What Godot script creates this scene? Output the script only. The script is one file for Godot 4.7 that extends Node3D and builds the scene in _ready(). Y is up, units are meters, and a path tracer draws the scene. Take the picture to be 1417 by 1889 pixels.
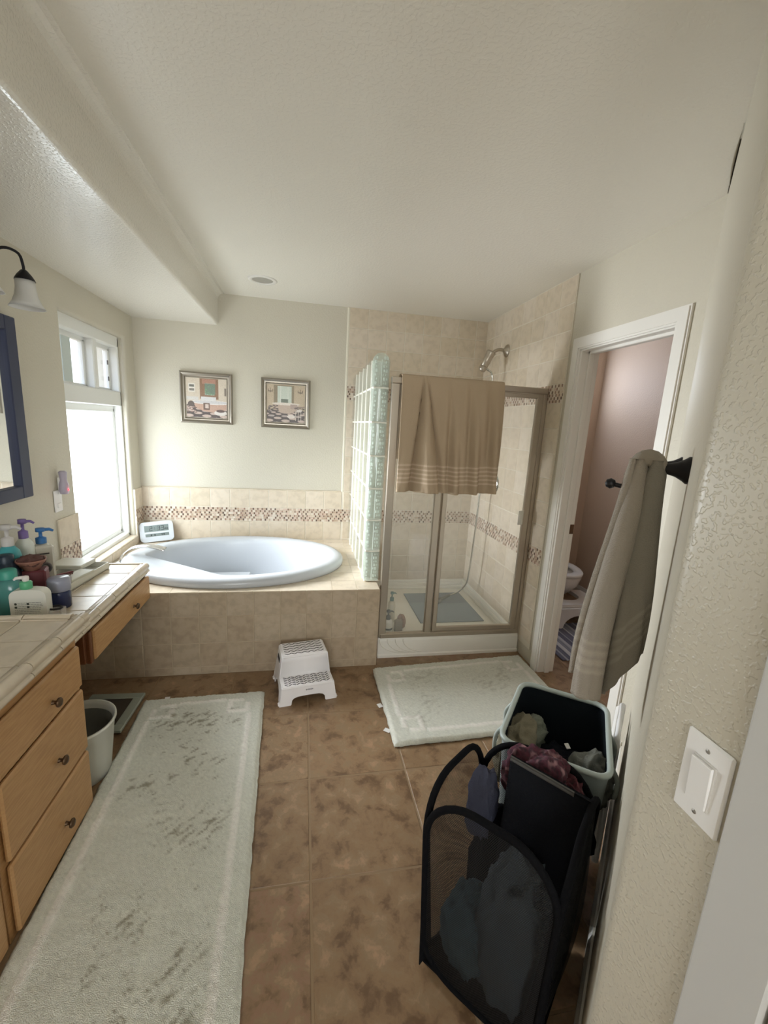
extends Node3D

# Measured layout, in metres: x right along the tub wall, y up, z towards the viewer.
const W := 2.8217          # wall with the shower head and the inner door
const H := 2.465           # ceiling
const SX := 0.6123         # width of the dropped ceiling over the vanity
const SH := 2.2364         # its underside
const CAM := Vector3(1.27354, 1.54249, 3.67583)
const DK := 0.53           # tub deck height
const ZD := 1.186          # tub deck front
const E1 := Vector3(2.8217, 0, 2.137)   # far end of the angled wall
const E2 := Vector3(1.8235, 0, 3.171)   # its near end
const XT := 4.0            # far wall of the toilet room

var M := {}
var meshes := {}
var rng := RandomNumberGenerator.new()


func _ready() -> void:
	rng.seed = 7
	view_and_light()
	make_materials()
	make_shell()
	make_tiles()
	make_window()
	make_doors()
	make_tub()
	make_glass_blocks()
	make_shower()
	make_vanity()
	make_rugs()
	make_hamper_and_basket()
	make_hooks()
	make_shower_towel()
	make_toilet_room()
	make_step_stool()
	make_left_wall_things()
	make_bottles()
	make_small_things()


# ------------------------------------------------------------------ view and light
func view_and_light() -> void:
	var cam := Camera3D.new()
	cam.name = "camera"
	cam.fov = rad_to_deg(2.0 * atan(944.5 / 782.2464))
	cam.near = 0.02
	cam.far = 200.0
	cam.position = CAM
	cam.rotation = Vector3(-0.19916, -0.1946, 0.0564)
	add_child(cam)
	cam.current = true
	var env := Environment.new()
	env.background_mode = Environment.BG_SKY
	var sky := Sky.new()
	var sm := ProceduralSkyMaterial.new()
	sm.sky_top_color = Color(0.75, 0.85, 1.0)
	sm.sky_horizon_color = Color(1.0, 1.0, 1.0)
	sm.ground_horizon_color = Color(0.9, 0.88, 0.84)
	sm.ground_bottom_color = Color(0.6, 0.57, 0.52)
	sky.sky_material = sm
	env.sky = sky
	env.background_energy_multiplier = 3.0
	env.tonemap_mode = Environment.TONE_MAPPER_LINEAR
	env.tonemap_exposure = 1.27
	env.sdfgi_enabled = true
	env.ssao_enabled = true
	env.ssil_enabled = true
	var we := WorldEnvironment.new()
	we.name = "sky_and_exposure"
	we.environment = env
	add_child(we)
	# daylight through the frosted pane beside the tub, the toilet room's window, and a fill light added behind the viewer
	area("window_daylight", Vector3(-0.085, 1.1, 0.59), Vector3(1, 0, 0), Vector2(0.76, 0.86), Color(0.93, 0.97, 1.0), 0.85)
	# the frosted glass throws most of the daylight straight on into the room
	var beam := SpotLight3D.new()
	beam.name = "window_beam"
	beam.light_color = Color(0.96, 0.98, 1.0)
	beam.light_energy = 9.4
	beam.light_size = 0.3
	beam.spot_angle = 51.0
	beam.spot_angle_attenuation = 1.0
	beam.spot_range = 12.0
	beam.spot_attenuation = 2.0
	beam.shadow_enabled = true
	add_child(beam)
	beam.look_at_from_position(Vector3(-0.07, 1.1, 0.59), Vector3(2.8, 0.62, 1.5), Vector3.UP)
	area("toilet_window_daylight", Vector3(3.47, 2.03, 0.012), Vector3(0, 0, 1), Vector2(0.56, 0.36), Color(0.84, 0.89, 1.0), 0.42)
	area("rear_fill_light", Vector3(0.85, 1.5, 6.45), Vector3(0, 0, -1), Vector2(1.4, 1.5), Color(0.96, 0.98, 1.0), 3.3)  # added fill from behind the viewer, no such window seen


func area(called: String, at: Vector3, towards: Vector3, size: Vector2, color: Color, energy: float) -> void:
	var l := AreaLight3D.new()
	l.name = called
	l.area_size = size
	l.light_color = color
	l.light_energy = energy
	l.area_range = 12.0
	l.area_attenuation = 2.0
	l.shadow_enabled = true
	add_child(l)
	l.look_at_from_position(at, at + towards, Vector3.UP)


# ------------------------------------------------------------------ nodes
func tag(o: Node3D, label: String, category: String, group := "", kind := "") -> Node3D:
	if label:
		o.set_meta("label", label)
	if category:
		o.set_meta("category", category)
	if group:
		o.set_meta("group", group)
	if kind:
		o.set_meta("kind", kind)
	return o


func numbered(called: String) -> String:
	if not has_node(NodePath(called)):
		return called
	var k := 1
	while has_node(NodePath("%s_%03d" % [called, k])):
		k += 1
	return "%s_%03d" % [called, k]


func thing(called: String, label: String, category: String, at := Vector3.ZERO, turn := 0.0, group := "") -> Node3D:
	var o := Node3D.new()
	o.name = numbered(called)
	add_child(o)
	o.position = at
	o.rotation.y = turn
	tag(o, label, category, group)
	return o


func put(called: String, mesh: Mesh, m: Material, parent: Node = self, at := Vector3.ZERO, basis := Basis()) -> MeshInstance3D:
	var o := MeshInstance3D.new()
	o.mesh = mesh
	o.material_override = m
	o.name = numbered(called) if parent == self else called
	o.transform = Transform3D(basis, at)
	parent.add_child(o, true)
	return o


func obj(called: String, st: SurfaceTool, m: Material, parent: Node = self) -> MeshInstance3D:
	return put(called, done(st), m, parent)


func struct(called: String, st: SurfaceTool, m: Material, parent: Node = self) -> MeshInstance3D:
	var o := obj(called, st, m, parent)
	if parent == self:
		o.set_meta("kind", "structure")
	return o


# ------------------------------------------------------------------ mesh building
func mb() -> SurfaceTool:
	var st := SurfaceTool.new()
	st.begin(Mesh.PRIMITIVE_TRIANGLES)
	st.set_smooth_group(-1)
	return st


func done(st: SurfaceTool) -> ArrayMesh:
	st.generate_normals()
	return st.commit()


func tri(st: SurfaceTool, a: Vector3, b: Vector3, c: Vector3) -> void:
	st.add_vertex(a)
	st.add_vertex(c)
	st.add_vertex(b)


func quad(st: SurfaceTool, a: Vector3, b: Vector3, c: Vector3, d: Vector3) -> void:
	tri(st, a, b, c)
	tri(st, a, c, d)


func quad_uv(st: SurfaceTool, p: Array, t: Array) -> void:
	for k in [0, 2, 1, 0, 3, 2]:
		st.set_uv(t[k])
		st.add_vertex(p[k])


func qo(st: SurfaceTool, a: Vector3, b: Vector3, c: Vector3, d: Vector3, from: Vector3) -> void:
	if (b - a).cross(c - a).dot((a + b + c + d) / 4.0 - from) >= 0.0:
		quad(st, a, b, c, d)
	else:
		quad(st, d, c, b, a)


func to(st: SurfaceTool, a: Vector3, b: Vector3, c: Vector3, from: Vector3) -> void:
	if (b - a).cross(c - a).dot((a + b + c) / 3.0 - from) >= 0.0:
		tri(st, a, b, c)
	else:
		tri(st, c, b, a)


# a box with chamfered edges
func bx(st: SurfaceTool, c: Vector3, s: Vector3, b := 0.0, t := Transform3D()) -> void:
	var h := s / 2.0
	b = minf(b, minf(h.x, minf(h.y, h.z)) * 0.98)
	var mid := t * c
	st.set_smooth_group(-1)
	var p := func(k: int, sg: Array) -> Vector3:
		var v := Vector3.ZERO
		for i in 3:
			v[i] = sg[i] * (h[i] if i == k else h[i] - b)
		return t * (c + v)
	for k in 3:
		var a := (k + 1) % 3
		var d := (k + 2) % 3
		for s0 in [-1, 1]:
			var q := []
			for e in [[-1, -1], [1, -1], [1, 1], [-1, 1]]:
				var sg := [0, 0, 0]
				sg[k] = s0
				sg[a] = e[0]
				sg[d] = e[1]
				q.append(p.call(k, sg))
			qo(st, q[0], q[1], q[2], q[3], mid)
		if b <= 0.0:
			continue
		for sa in [-1, 1]:
			for sd in [-1, 1]:
				var s1 := [0, 0, 0]
				s1[a] = sa
				s1[d] = sd
				var s2 := s1.duplicate()
				s1[k] = -1
				s2[k] = 1
				qo(st, p.call(a, s1), p.call(a, s2), p.call(d, s2), p.call(d, s1), mid)
	if b > 0.0:
		for x in [-1, 1]:
			for y in [-1, 1]:
				for z in [-1, 1]:
					to(st, p.call(0, [x, y, z]), p.call(1, [x, y, z]), p.call(2, [x, y, z]), mid)


func bb(st: SurfaceTool, x0: float, x1: float, y0: float, y1: float, z0: float, z1: float, b := 0.0) -> void:
	bx(st, Vector3(x0 + x1, y0 + y1, z0 + z1) / 2.0, Vector3(x1 - x0, y1 - y0, z1 - z0), b)


func box(x0: float, x1: float, y0: float, y1: float, z0: float, z1: float, b := 0.0) -> SurfaceTool:
	var st := mb()
	bb(st, x0, x1, y0, y1, z0, z1, b)
	return st


# a profile of (radius, height) turned about y; squash makes it oval
func lathe(st: SurfaceTool, prof: Array, n := 32, t := Transform3D(), squash := Vector2.ONE) -> void:
	st.set_smooth_group(0)
	for i in prof.size() - 1:
		var p: Vector2 = prof[i]
		var q: Vector2 = prof[i + 1]
		for k in n:
			var a := TAU * k / n
			var b := TAU * (k + 1) / n
			var f := func(r: Vector2, g: float) -> Vector3: return t * Vector3(r.x * cos(g) * squash.x, r.y, r.x * sin(g) * squash.y)
			if q.x > 1e-5:
				tri(st, f.call(p, a), f.call(q, b), f.call(q, a))
			if p.x > 1e-5:
				tri(st, f.call(p, a), f.call(p, b), f.call(q, b))


func tube(st: SurfaceTool, pts: Array, r: Variant, n := 10, squash := 1.0, up := Vector3.ZERO) -> void:
	st.set_smooth_group(0)
	var m := pts.size()
	var rings := []
	var prev := up if up != Vector3.ZERO else Vector3(0.31, 0.9, 0.21)
	for i in m:
		var d: Vector3 = (pts[mini(i + 1, m - 1)] - pts[maxi(i - 1, 0)]).normalized()
		var side := d.cross(prev).normalized()
		if side.length() < 0.5:
			side = d.cross(Vector3(1, 0.2, 0)).normalized()
		var nrm := side.cross(d).normalized()
		prev = nrm
		var rad: float = r[i] if r is Array else r
		var ring := []
		for k in n:
			var a := TAU * k / n
			ring.append(pts[i] + side * cos(a) * rad + nrm * sin(a) * rad * squash)
		rings.append(ring)
	for i in m - 1:
		for k in n:
			var l := (k + 1) % n
			quad(st, rings[i][k], rings[i][l], rings[i + 1][l], rings[i + 1][k])
	st.set_smooth_group(-1)
	for k in range(1, n - 1):
		tri(st, rings[0][0], rings[0][k + 1], rings[0][k])
		tri(st, rings[m - 1][0], rings[m - 1][k], rings[m - 1][k + 1])
	st.set_smooth_group(0)


func curve(ctrl: Array, n := 24) -> Array:
	var c := Curve3D.new()
	for i in ctrl.size():
		var a: Vector3 = ctrl[maxi(i - 1, 0)]
		var b: Vector3 = ctrl[mini(i + 1, ctrl.size() - 1)]
		c.add_point(ctrl[i], -(b - a) / 6.0, (b - a) / 6.0)
	var out := []
	for i in n + 1:
		out.append(c.sample_baked(c.get_baked_length() * i / n, true))
	return out


# a plan or outline pulled along z by depth, then placed by t
func extrude(st: SurfaceTool, poly: PackedVector2Array, depth: float, t := Transform3D(), smooth := false) -> void:
	if Geometry2D.is_polygon_clockwise(poly):
		poly = poly.duplicate()
		poly.reverse()
	var idx := Geometry2D.triangulate_polygon(poly)
	st.set_smooth_group(-1)
	var f := func(i: int, z: float) -> Vector3: return t * Vector3(poly[i].x, poly[i].y, z)
	for k in range(0, idx.size(), 3):
		var a := poly[idx[k]]
		var b := poly[idx[k + 1]]
		var c := poly[idx[k + 2]]
		var flip := (b - a).cross(c - a) < 0.0
		var i := idx[k]
		var j := idx[k + 2] if flip else idx[k + 1]
		var l := idx[k + 1] if flip else idx[k + 2]
		tri(st, f.call(i, depth), f.call(j, depth), f.call(l, depth))
		tri(st, f.call(i, 0.0), f.call(l, 0.0), f.call(j, 0.0))
	if smooth:
		st.set_smooth_group(0)
	for i in poly.size():
		var j := (i + 1) % poly.size()
		quad(st, f.call(i, 0.0), f.call(j, 0.0), f.call(j, depth), f.call(i, depth))
	st.set_smooth_group(-1)


# a surface f(u, v) with real thickness; colour c(u, v) is optional
func thick(st: SurfaceTool, nu: int, nv: int, f: Callable, t: float, c: Variant = null) -> void:
	st.set_smooth_group(0)
	var p := []
	for j in nv + 1:
		var row := PackedVector3Array()
		for i in nu + 1:
			row.append(f.call(float(i) / nu, float(j) / nv))
		p.append(row)
	var top := []
	var low := []
	var col := []
	for j in nv + 1:
		var a := PackedVector3Array()
		var b := PackedVector3Array()
		var cc := PackedColorArray()
		for i in nu + 1:
			var du: Vector3 = p[j][mini(i + 1, nu)] - p[j][maxi(i - 1, 0)]
			var dv: Vector3 = p[mini(j + 1, nv)][i] - p[maxi(j - 1, 0)][i]
			var n := du.cross(dv).normalized()
			a.append(p[j][i] + n * t / 2.0)
			b.append(p[j][i] - n * t / 2.0)
			cc.append(c.call(float(i) / nu, float(j) / nv) if c != null else Color.WHITE)
		top.append(a)
		low.append(b)
		col.append(cc)
	var v := func(g: Array, i: int, j: int) -> void:
		st.set_color(col[j][i])
		st.add_vertex(g[j][i])
	for j in nv:
		for i in nu:
			for e in [[i, j], [i + 1, j + 1], [i + 1, j], [i, j], [i, j + 1], [i + 1, j + 1]]:
				v.call(top, e[0], e[1])
			for e in [[i, j], [i + 1, j], [i + 1, j + 1], [i, j], [i + 1, j + 1], [i, j + 1]]:
				v.call(low, e[0], e[1])
	for j in nv:
		for i in [0, nu]:
			for e in [[top, j], [low, j], [low, j + 1], [top, j], [low, j + 1], [top, j + 1]]:
				v.call(e[0], i, e[1])
	for i in nu:
		for j in [0, nv]:
			for e in [[top, i], [low, i], [low, i + 1], [top, i], [low, i + 1], [top, i + 1]]:
				v.call(e[0], e[1], j)
	st.set_color(Color.WHITE)


# a crumpled heap of cloth
func heap(st: SurfaceTool, c: Vector3, r: Vector3, sd: int, amp := 0.22, turn := 0.0, freq := 0.95) -> void:
	var nz := FastNoiseLite.new()
	nz.seed = sd
	nz.noise_type = FastNoiseLite.TYPE_SIMPLEX_SMOOTH
	nz.fractal_type = FastNoiseLite.FRACTAL_RIDGED
	nz.fractal_octaves = 2
	nz.frequency = freq
	st.set_smooth_group(0)
	var b := Basis(Vector3.UP, turn)
	var nu := 56
	var nv := 30
	var f := func(i: int, j: int) -> Vector3:
		var a := TAU * (i % nu) / nu
		var e := PI * j / nv - PI / 2.0
		var d := Vector3(cos(e) * cos(a), sin(e), cos(e) * sin(a))
		var k := 1.0 + amp * nz.get_noise_3dv(d)
		var q := Vector3(signf(d.x) * absf(d.x) ** 0.8, d.y, signf(d.z) * absf(d.z) ** 0.8) * k
		return c + b * Vector3(q.x * r.x, maxf(q.y, -0.8) * r.y, q.z * r.z)
	for j in nv:
		for i in nu:
			quad(st, f.call(i, j), f.call(i, j + 1), f.call(i + 1, j + 1), f.call(i + 1, j))


# ------------------------------------------------------------------ materials
func c8(r: int, g: int, b: int) -> Color:
	return Color(r / 255.0, g / 255.0, b / 255.0)


func lin(r: int, g: int, b: int) -> Color:
	return c8(r, g, b).srgb_to_linear()


func mat(color: Color, rough := 0.6, metal := 0.0) -> StandardMaterial3D:
	var m := StandardMaterial3D.new()
	m.albedo_color = color
	m.roughness = rough
	m.metallic = metal
	return m


func noise(freq: float, sd: int, kind := FastNoiseLite.TYPE_SIMPLEX_SMOOTH, octaves := 3) -> FastNoiseLite:
	var n := FastNoiseLite.new()
	n.noise_type = kind
	n.frequency = freq
	n.seed = sd
	n.fractal_octaves = octaves
	return n


func ntex(n: FastNoiseLite, size := 512, ramp: Array = []) -> NoiseTexture2D:
	var t := NoiseTexture2D.new()
	t.width = size
	t.height = size
	t.seamless = true
	t.seamless_blend_skirt = 0.15
	t.noise = n
	if ramp:
		var g := Gradient.new()
		var off := PackedFloat32Array()
		var cs := PackedColorArray()
		for e in ramp:
			off.append(e[0])
			cs.append(e[1])
		g.offsets = off
		g.colors = cs
		t.color_ramp = g
	return t


func bump(m: StandardMaterial3D, t: Texture2D, height: float, scale := Vector3.ONE) -> StandardMaterial3D:
	m.heightmap_enabled = true
	m.heightmap_texture = t
	m.heightmap_scale = height
	m.uv1_triplanar = true
	m.uv1_world_triplanar = true
	m.uv1_scale = scale
	return m


func skin(m: StandardMaterial3D, t: Texture2D, scale: Vector3, world := true) -> StandardMaterial3D:
	m.albedo_texture = t
	m.uv1_triplanar = true
	m.uv1_world_triplanar = world
	m.uv1_scale = scale
	return m


func cloth(color: Color, h := 0.12, sc := 3.0) -> StandardMaterial3D:
	var m := bump(mat(color, 1.0), M.t_terry, h, Vector3.ONE * sc)
	m.metallic_specular = 0.2
	return m


func make_materials() -> void:
	M.t_knock = ntex(noise(0.035, 3, FastNoiseLite.TYPE_SIMPLEX_SMOOTH, 2), 512, [[0.0, Color.BLACK], [0.48, Color(0.1, 0.1, 0.1)], [0.62, Color(0.85, 0.85, 0.85)], [1.0, Color.WHITE]])
	M.t_knock2 = ntex(noise(0.045, 9, FastNoiseLite.TYPE_SIMPLEX_SMOOTH, 2), 512, [[0.0, Color.BLACK], [0.56, Color(0.05, 0.05, 0.05)], [0.68, Color(0.85, 0.85, 0.85)], [1.0, Color.WHITE]])
	M.t_terry = ntex(noise(0.16, 5, FastNoiseLite.TYPE_SIMPLEX, 2), 512)
	M.wall = bump(mat(c8(207, 200, 183), 0.5), M.t_knock, 0.045, Vector3.ONE * 3.2)
	M.near_wall = bump(mat(c8(207, 200, 183), 0.34), M.t_knock2, 0.075, Vector3.ONE * 4.0)
	M.soffit = bump(mat(c8(232, 227, 216), 0.2), M.t_knock2, 0.06, Vector3.ONE * 3.4)
	M.soffit.metallic_specular = 0.7
	M.ceiling = bump(mat(c8(236, 231, 219), 0.40), M.t_knock, 0.04, Vector3.ONE * 3.2)
	M.toilet_wall = bump(mat(c8(220, 196, 174), 0.5), M.t_knock, 0.05, Vector3.ONE * 3.2)  # the wall paint made tanner, low light of that room put into colour
	M.toilet_wall.metallic_specular = 0.34
	M.white_paint = mat(c8(232, 228, 220), 0.4)
	M.shaded_white_paint = mat(c8(206, 205, 202), 0.4)  # white trim paint, greyed in its colour for the dark beside the viewer
	M.vinyl = mat(c8(236, 236, 232), 0.35)
	M.grout = mat(c8(226, 218, 202), 0.9)
	M.caulk = mat(c8(238, 232, 214), 0.6)
	M.counter_grout = mat(c8(150, 142, 132), 0.9)
	M.floor_grout = mat(c8(150, 126, 98), 0.9)
	# three firings of the same wall tile
	M.tiles = []
	for k in 3:
		var b: Color = [c8(217, 202, 180), c8(214, 199, 176), c8(220, 206, 186)][k]
		var t := ntex(noise(0.012, 20 + k, FastNoiseLite.TYPE_SIMPLEX_SMOOTH, 5), 512, [[0.25, b.darkened(0.035)], [0.5, b], [0.75, b.lightened(0.05)]])
		M.tiles.append(skin(mat(Color.WHITE, 0.3), t, Vector3.ONE * 2.2))
	M.shaded_front_tiles = []
	for k in 3:   # same tile, darkened in its colour for the shade on the tub front
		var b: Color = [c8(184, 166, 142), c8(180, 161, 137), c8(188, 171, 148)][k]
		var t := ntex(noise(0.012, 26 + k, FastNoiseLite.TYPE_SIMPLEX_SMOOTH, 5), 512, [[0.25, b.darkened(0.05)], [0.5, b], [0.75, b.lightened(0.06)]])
		M.shaded_front_tiles.append(skin(mat(Color.WHITE, 0.35), t, Vector3.ONE * 2.2))
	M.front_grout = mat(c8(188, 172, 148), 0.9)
	M.floors = []
	for k in 4:
		var nz := noise(0.012, 40 + k, FastNoiseLite.TYPE_SIMPLEX_SMOOTH, 6)
		nz.domain_warp_enabled = true
		nz.domain_warp_amplitude = 36.0
		nz.domain_warp_frequency = 0.015
		nz.fractal_gain = 0.62
		var t := ntex(nz, 512, [
			[0.15, c8(112, 86, 62)], [0.38, c8(140, 112, 84)], [0.5, [c8(152, 122, 92), c8(146, 118, 88), c8(156, 128, 98), c8(150, 116, 92)][k]], [0.64, c8(146, 122, 94)], [0.85, c8(172, 138, 108)]])
		var m := skin(mat(Color.WHITE, 0.42), t, Vector3.ONE * (1.15 + 0.1 * k))
		m.uv1_offset = Vector3(0.3 * k, 0.17 * k, 0.41 * k)
		M.floors.append(m)
	M.chips = mat(Color.WHITE, 0.35)
	M.chips.vertex_color_use_as_albedo = true
	var wt := ntex(noise(0.02, 61, FastNoiseLite.TYPE_SIMPLEX_SMOOTH, 4), 512, [[0.15, c8(184, 141, 94)], [0.5, c8(193, 150, 102)], [0.85, c8(200, 158, 110)]])
	M.wood = skin(mat(Color.WHITE, 0.42), wt, Vector3(9, 9, 0.9))
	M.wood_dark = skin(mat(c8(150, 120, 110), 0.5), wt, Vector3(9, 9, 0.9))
	M.bronze = mat(c8(96, 76, 58), 0.38, 0.75)
	M.iron = mat(c8(38, 37, 40), 0.45, 0.6)
	M.nickel = mat(c8(184, 174, 160), 0.34, 0.85)
	M.bright_nickel = mat(c8(218, 216, 212), 0.25, 0.85)
	M.chrome = mat(c8(205, 205, 200), 0.15, 1.0)
	M.acrylic = mat(c8(194, 198, 203), 0.2)
	M.plastic = mat(c8(244, 242, 240), 0.35)
	M.black = mat(c8(16, 16, 18), 0.6)
	M.glass = mat(Color(0.94, 0.96, 0.93, 0.1), 0.02)
	M.glass.transparency = BaseMaterial3D.TRANSPARENCY_ALPHA
	M.block_pane = mat(Color(0.74, 0.77, 0.70, 0.2), 0.06)
	M.block_pane.transparency = BaseMaterial3D.TRANSPARENCY_ALPHA
	M.block_solid = mat(Color(0.80, 0.85, 0.80, 0.34), 0.06)
	M.block_solid.transparency = BaseMaterial3D.TRANSPARENCY_ALPHA
	M.clear_pane = mat(Color(0.97, 1.0, 0.99, 0.05), 0.0)
	M.clear_pane.transparency = BaseMaterial3D.TRANSPARENCY_ALPHA
	M.block_core = mat(c8(236, 244, 238), 0.1)
	M.mortar = mat(c8(244, 242, 230), 0.7)
	M.frosted = mat(Color(0.95, 0.98, 1.0), 0.6)
	M.frosted.emission_enabled = true
	M.frosted.emission = Color(0.95, 0.99, 1.0)
	M.frosted.emission_energy_multiplier = 1.6
	M.taupe = cloth(c8(150, 128, 104))
	M.hook_towel = cloth(c8(160, 152, 141))
	M.taupe_vertex = cloth(Color.WHITE)
	M.taupe_vertex.vertex_color_use_as_albedo = true
	M.rug = bump(mat(Color.WHITE, 1.0), M.t_terry, 0.35, Vector3.ONE * 3.0)
	M.rug.vertex_color_use_as_albedo = true
	M.rug.metallic_specular = 0.1
	M.mirror = mat(c8(245, 245, 245), 0.02, 1.0)
	M.navy = mat(c8(46, 54, 82), 0.45)


# ------------------------------------------------------------------ the shell
# a slab in the plane (u, v) with front face at o, thickness th away from n, and a hole with a rounded edge of radius r
func wall_hole(st: SurfaceTool, o: Vector3, u: Vector3, v: Vector3, size: Vector2, hole: Rect2, th: float, r := 0.0) -> void:
	var n := u.cross(v)
	var f := func(a: float, b: float, d: float) -> Vector3: return o + u * a + v * b - n * d
	var h0 := hole.grow(r)
	st.set_smooth_group(-1)
	for side in 2:
		var g: Rect2 = hole if side else h0
		var d := th * side
		var xs := [0.0, g.position.x, g.end.x, size.x]
		var ys := [0.0, g.position.y, g.end.y, size.y]
		for i in 3:
			for j in 3:
				if i == 1 and j == 1 or xs[i + 1] - xs[i] < 1e-4 or ys[j + 1] - ys[j] < 1e-4:
					continue
				var q := [f.call(xs[i], ys[j], d), f.call(xs[i + 1], ys[j], d), f.call(xs[i + 1], ys[j + 1], d), f.call(xs[i], ys[j + 1], d)]
				if side:
					q.reverse()
				quad(st, q[0], q[1], q[2], q[3])
	var loops := []
	var steps := 5 if r > 0.0 else 0
	for k in steps + 1:
		var a := PI / 2.0 * k / maxi(steps, 1)
		loops.append([hole.grow(r * (1.0 - sin(a))), r * (1.0 - cos(a))])
	loops.append([hole, th])
	for k in loops.size() - 1:
		st.set_smooth_group(0 if k < loops.size() - 2 else -1)
		var p := []
		for e in [loops[k], loops[k + 1]]:
			var g: Rect2 = e[0]
			p.append([f.call(g.position.x, g.position.y, e[1]), f.call(g.end.x, g.position.y, e[1]), f.call(g.end.x, g.end.y, e[1]), f.call(g.position.x, g.end.y, e[1])])
		for c in 4:
			var d := (c + 1) % 4
			quad(st, p[0][d], p[0][c], p[1][c], p[1][d])
	st.set_smooth_group(-1)
	var cs := [[0.0, 0.0], [size.x, 0.0], [size.x, size.y], [0.0, size.y]]
	for c in 4:
		var a: Array = cs[c]
		var b: Array = cs[(c + 1) % 4]
		quad(st, f.call(a[0], a[1], th), f.call(b[0], b[1], th), f.call(b[0], b[1], 0), f.call(a[0], a[1], 0))


func make_shell() -> void:
	var X := Vector3.RIGHT
	var Y := Vector3.UP
	var Z := Vector3.BACK
	struct("floor", box(-0.25, 4.25, -0.15, -0.0016, -0.25, 6.8), M.floor_grout)
	struct("ceiling", box(-0.25, 4.25, H, H + 0.15, -0.25, 6.8), M.ceiling)
	# the lowered strip of ceiling over vanity and window, its edge rounded
	var pl := PackedVector2Array([Vector2(-0.02, SH), Vector2(SX - 0.02, SH)])
	for k in 6:
		var a := -PI / 2.0 + PI / 2.0 * k / 5.0
		pl.append(Vector2(SX - 0.02 + 0.02 * cos(a), SH + 0.02 + 0.02 * sin(a)))
	pl.append(Vector2(SX, H - 0.05))
	for k in 6:   # the soft cove where it meets the main ceiling
		var a := PI + -PI / 2.0 * k / 5.0
		pl.append(Vector2(SX + 0.05 + 0.05 * cos(a), H - 0.05 + 0.05 * sin(a)))
	pl.append(Vector2(SX + 0.05, H + 0.01))
	pl.append(Vector2(-0.02, H + 0.01))
	var st := mb()
	extrude(st, pl, 6.52, Transform3D(Basis(), Vector3(0, 0, -0.01)))
	struct("ceiling_soffit", st, M.soffit)
	st = mb()
	wall_hole(st, Vector3(-0.2, -0.01, 0), X, Y, Vector2(4.4, H + 0.02), Rect2(3.35, 1.83, 0.70, 0.42), 0.2)
	struct("wall_back", st, M.wall)
	st = mb()
	wall_hole(st, Vector3(0, -0.01, 6.6), -Z, Y, Vector2(6.8, H + 0.02), Rect2(6.6 - 1.005, 0.595, 0.84, 1.47), 0.2, 0.02)
	struct("wall_left", st, M.wall)
	st = mb()
	wall_hole(st, Vector3(W, -0.01, 0), Z, Y, Vector2(2.16, H + 0.02), Rect2(1.36, 0.0, 0.66, 2.05), 0.11)
	struct("wall_right", st, M.wall)
	# the angled wall with the hooks and the short wall with the switch share a rounded corner
	var d := (E1 - E2).normalized()
	var nrm := Vector3(d.z, 0, -d.x)
	var r := 0.035
	var up := Transform3D(Basis(Vector3(1, 0, 0), Vector3(0, 0, 1), Vector3(0, -1, 0)), Vector3(0, H + 0.01, 0))
	var half := acos(-d.z) / 2.0
	var tl := r * tan(half)
	var ctr := E2 + Vector3(r, 0, 0) + Vector3(0, 0, tl)
	var near := PackedVector2Array()
	near.append(Vector2(1.8235, 6.5))
	for k in 9:
		var a := PI + 2.0 * half * k / 8.0
		near.append(Vector2(ctr.x + r * cos(a), ctr.z + r * sin(a)))
	var e3 := E2 + d * tl
	near.append(Vector2(e3.x + 0.1, e3.z + 0.1))
	near.append(Vector2(1.9635, 6.5))
	st = mb()
	extrude(st, near, H + 0.02, up, true)
	struct("wall_near", st, M.near_wall)
	st = mb()
	var f := E1 + d * 0.02
	extrude(st, PackedVector2Array([Vector2(e3.x, e3.z), Vector2(f.x, f.z), Vector2(f.x - nrm.x * 0.1, f.z - nrm.z * 0.1), Vector2(e3.x - nrm.x * 0.1, e3.z - nrm.z * 0.1)]), H + 0.02, up)
	var wa := struct("wall_angled", st, M.wall)
	# the split joint at the ceiling: a dark gap and a curl of paper tape that hangs from it
	st = mb()
	var g0 := E1 - d * 0.02
	tube(st, [g0 + nrm * 0.001 + Y * (H - 0.004), E1 - d * 0.22 + nrm * 0.003 + Y * (H - 0.003), E1 - d * 0.36 + nrm * 0.001 + Y * (H - 0.004)], [0.0015, 0.004, 0.002], 6)
	put("joint_gap", done(st), mat(c8(74, 66, 56), 0.9), wa)
	st = mb()
	thick(st, 20, 3, func(u: float, v: float) -> Vector3: return E1 - d * (0.10 + 0.34 * u) + nrm * (0.003 + 0.007 * sin(u * PI) * v) + Y * (H - 0.003 - 0.012 * v), 0.0012)
	put("loose_paper_tape", done(st), M.wall, wa)
	# the toilet room and the room behind the viewer
	struct("wall_toilet_right", box(XT, XT + 0.12, -0.01, H + 0.01, -0.2, 2.5), M.toilet_wall)
	struct("wall_toilet_front", box(W, XT + 0.12, -0.01, H + 0.01, 2.36, 2.48), M.toilet_wall)
	st = mb()
	wall_hole(st, Vector3(W + 0.11, -0.01, 0.007), X, Y, Vector2(XT - W - 0.11, H + 0.02), Rect2(3.15 - W - 0.11, 1.83, 0.70, 0.42), 0.006)
	struct("wall_toilet_back", st, M.toilet_wall)
	st = mb()
	wall_hole(st, Vector3(2.1, -0.01, 6.5), -X, Y, Vector2(2.3, H + 0.02), Rect2(0.55, 0.75, 1.4, 1.5), 0.15)
	struct("wall_rear", st, M.wall)
	var w3 := box(0.13, 1.57, 0.72, 2.26, 6.52, 6.54)  # unseen rear window, added to go with the fill light
	struct("added_window_3", w3, M.frosted)
	# baseboards
	var bp := PackedVector2Array([Vector2(0, 0), Vector2(0.014, 0), Vector2(0.014, 0.07), Vector2(0.009, 0.085), Vector2(0.006, 0.1), Vector2(0, 0.1)])
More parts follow.
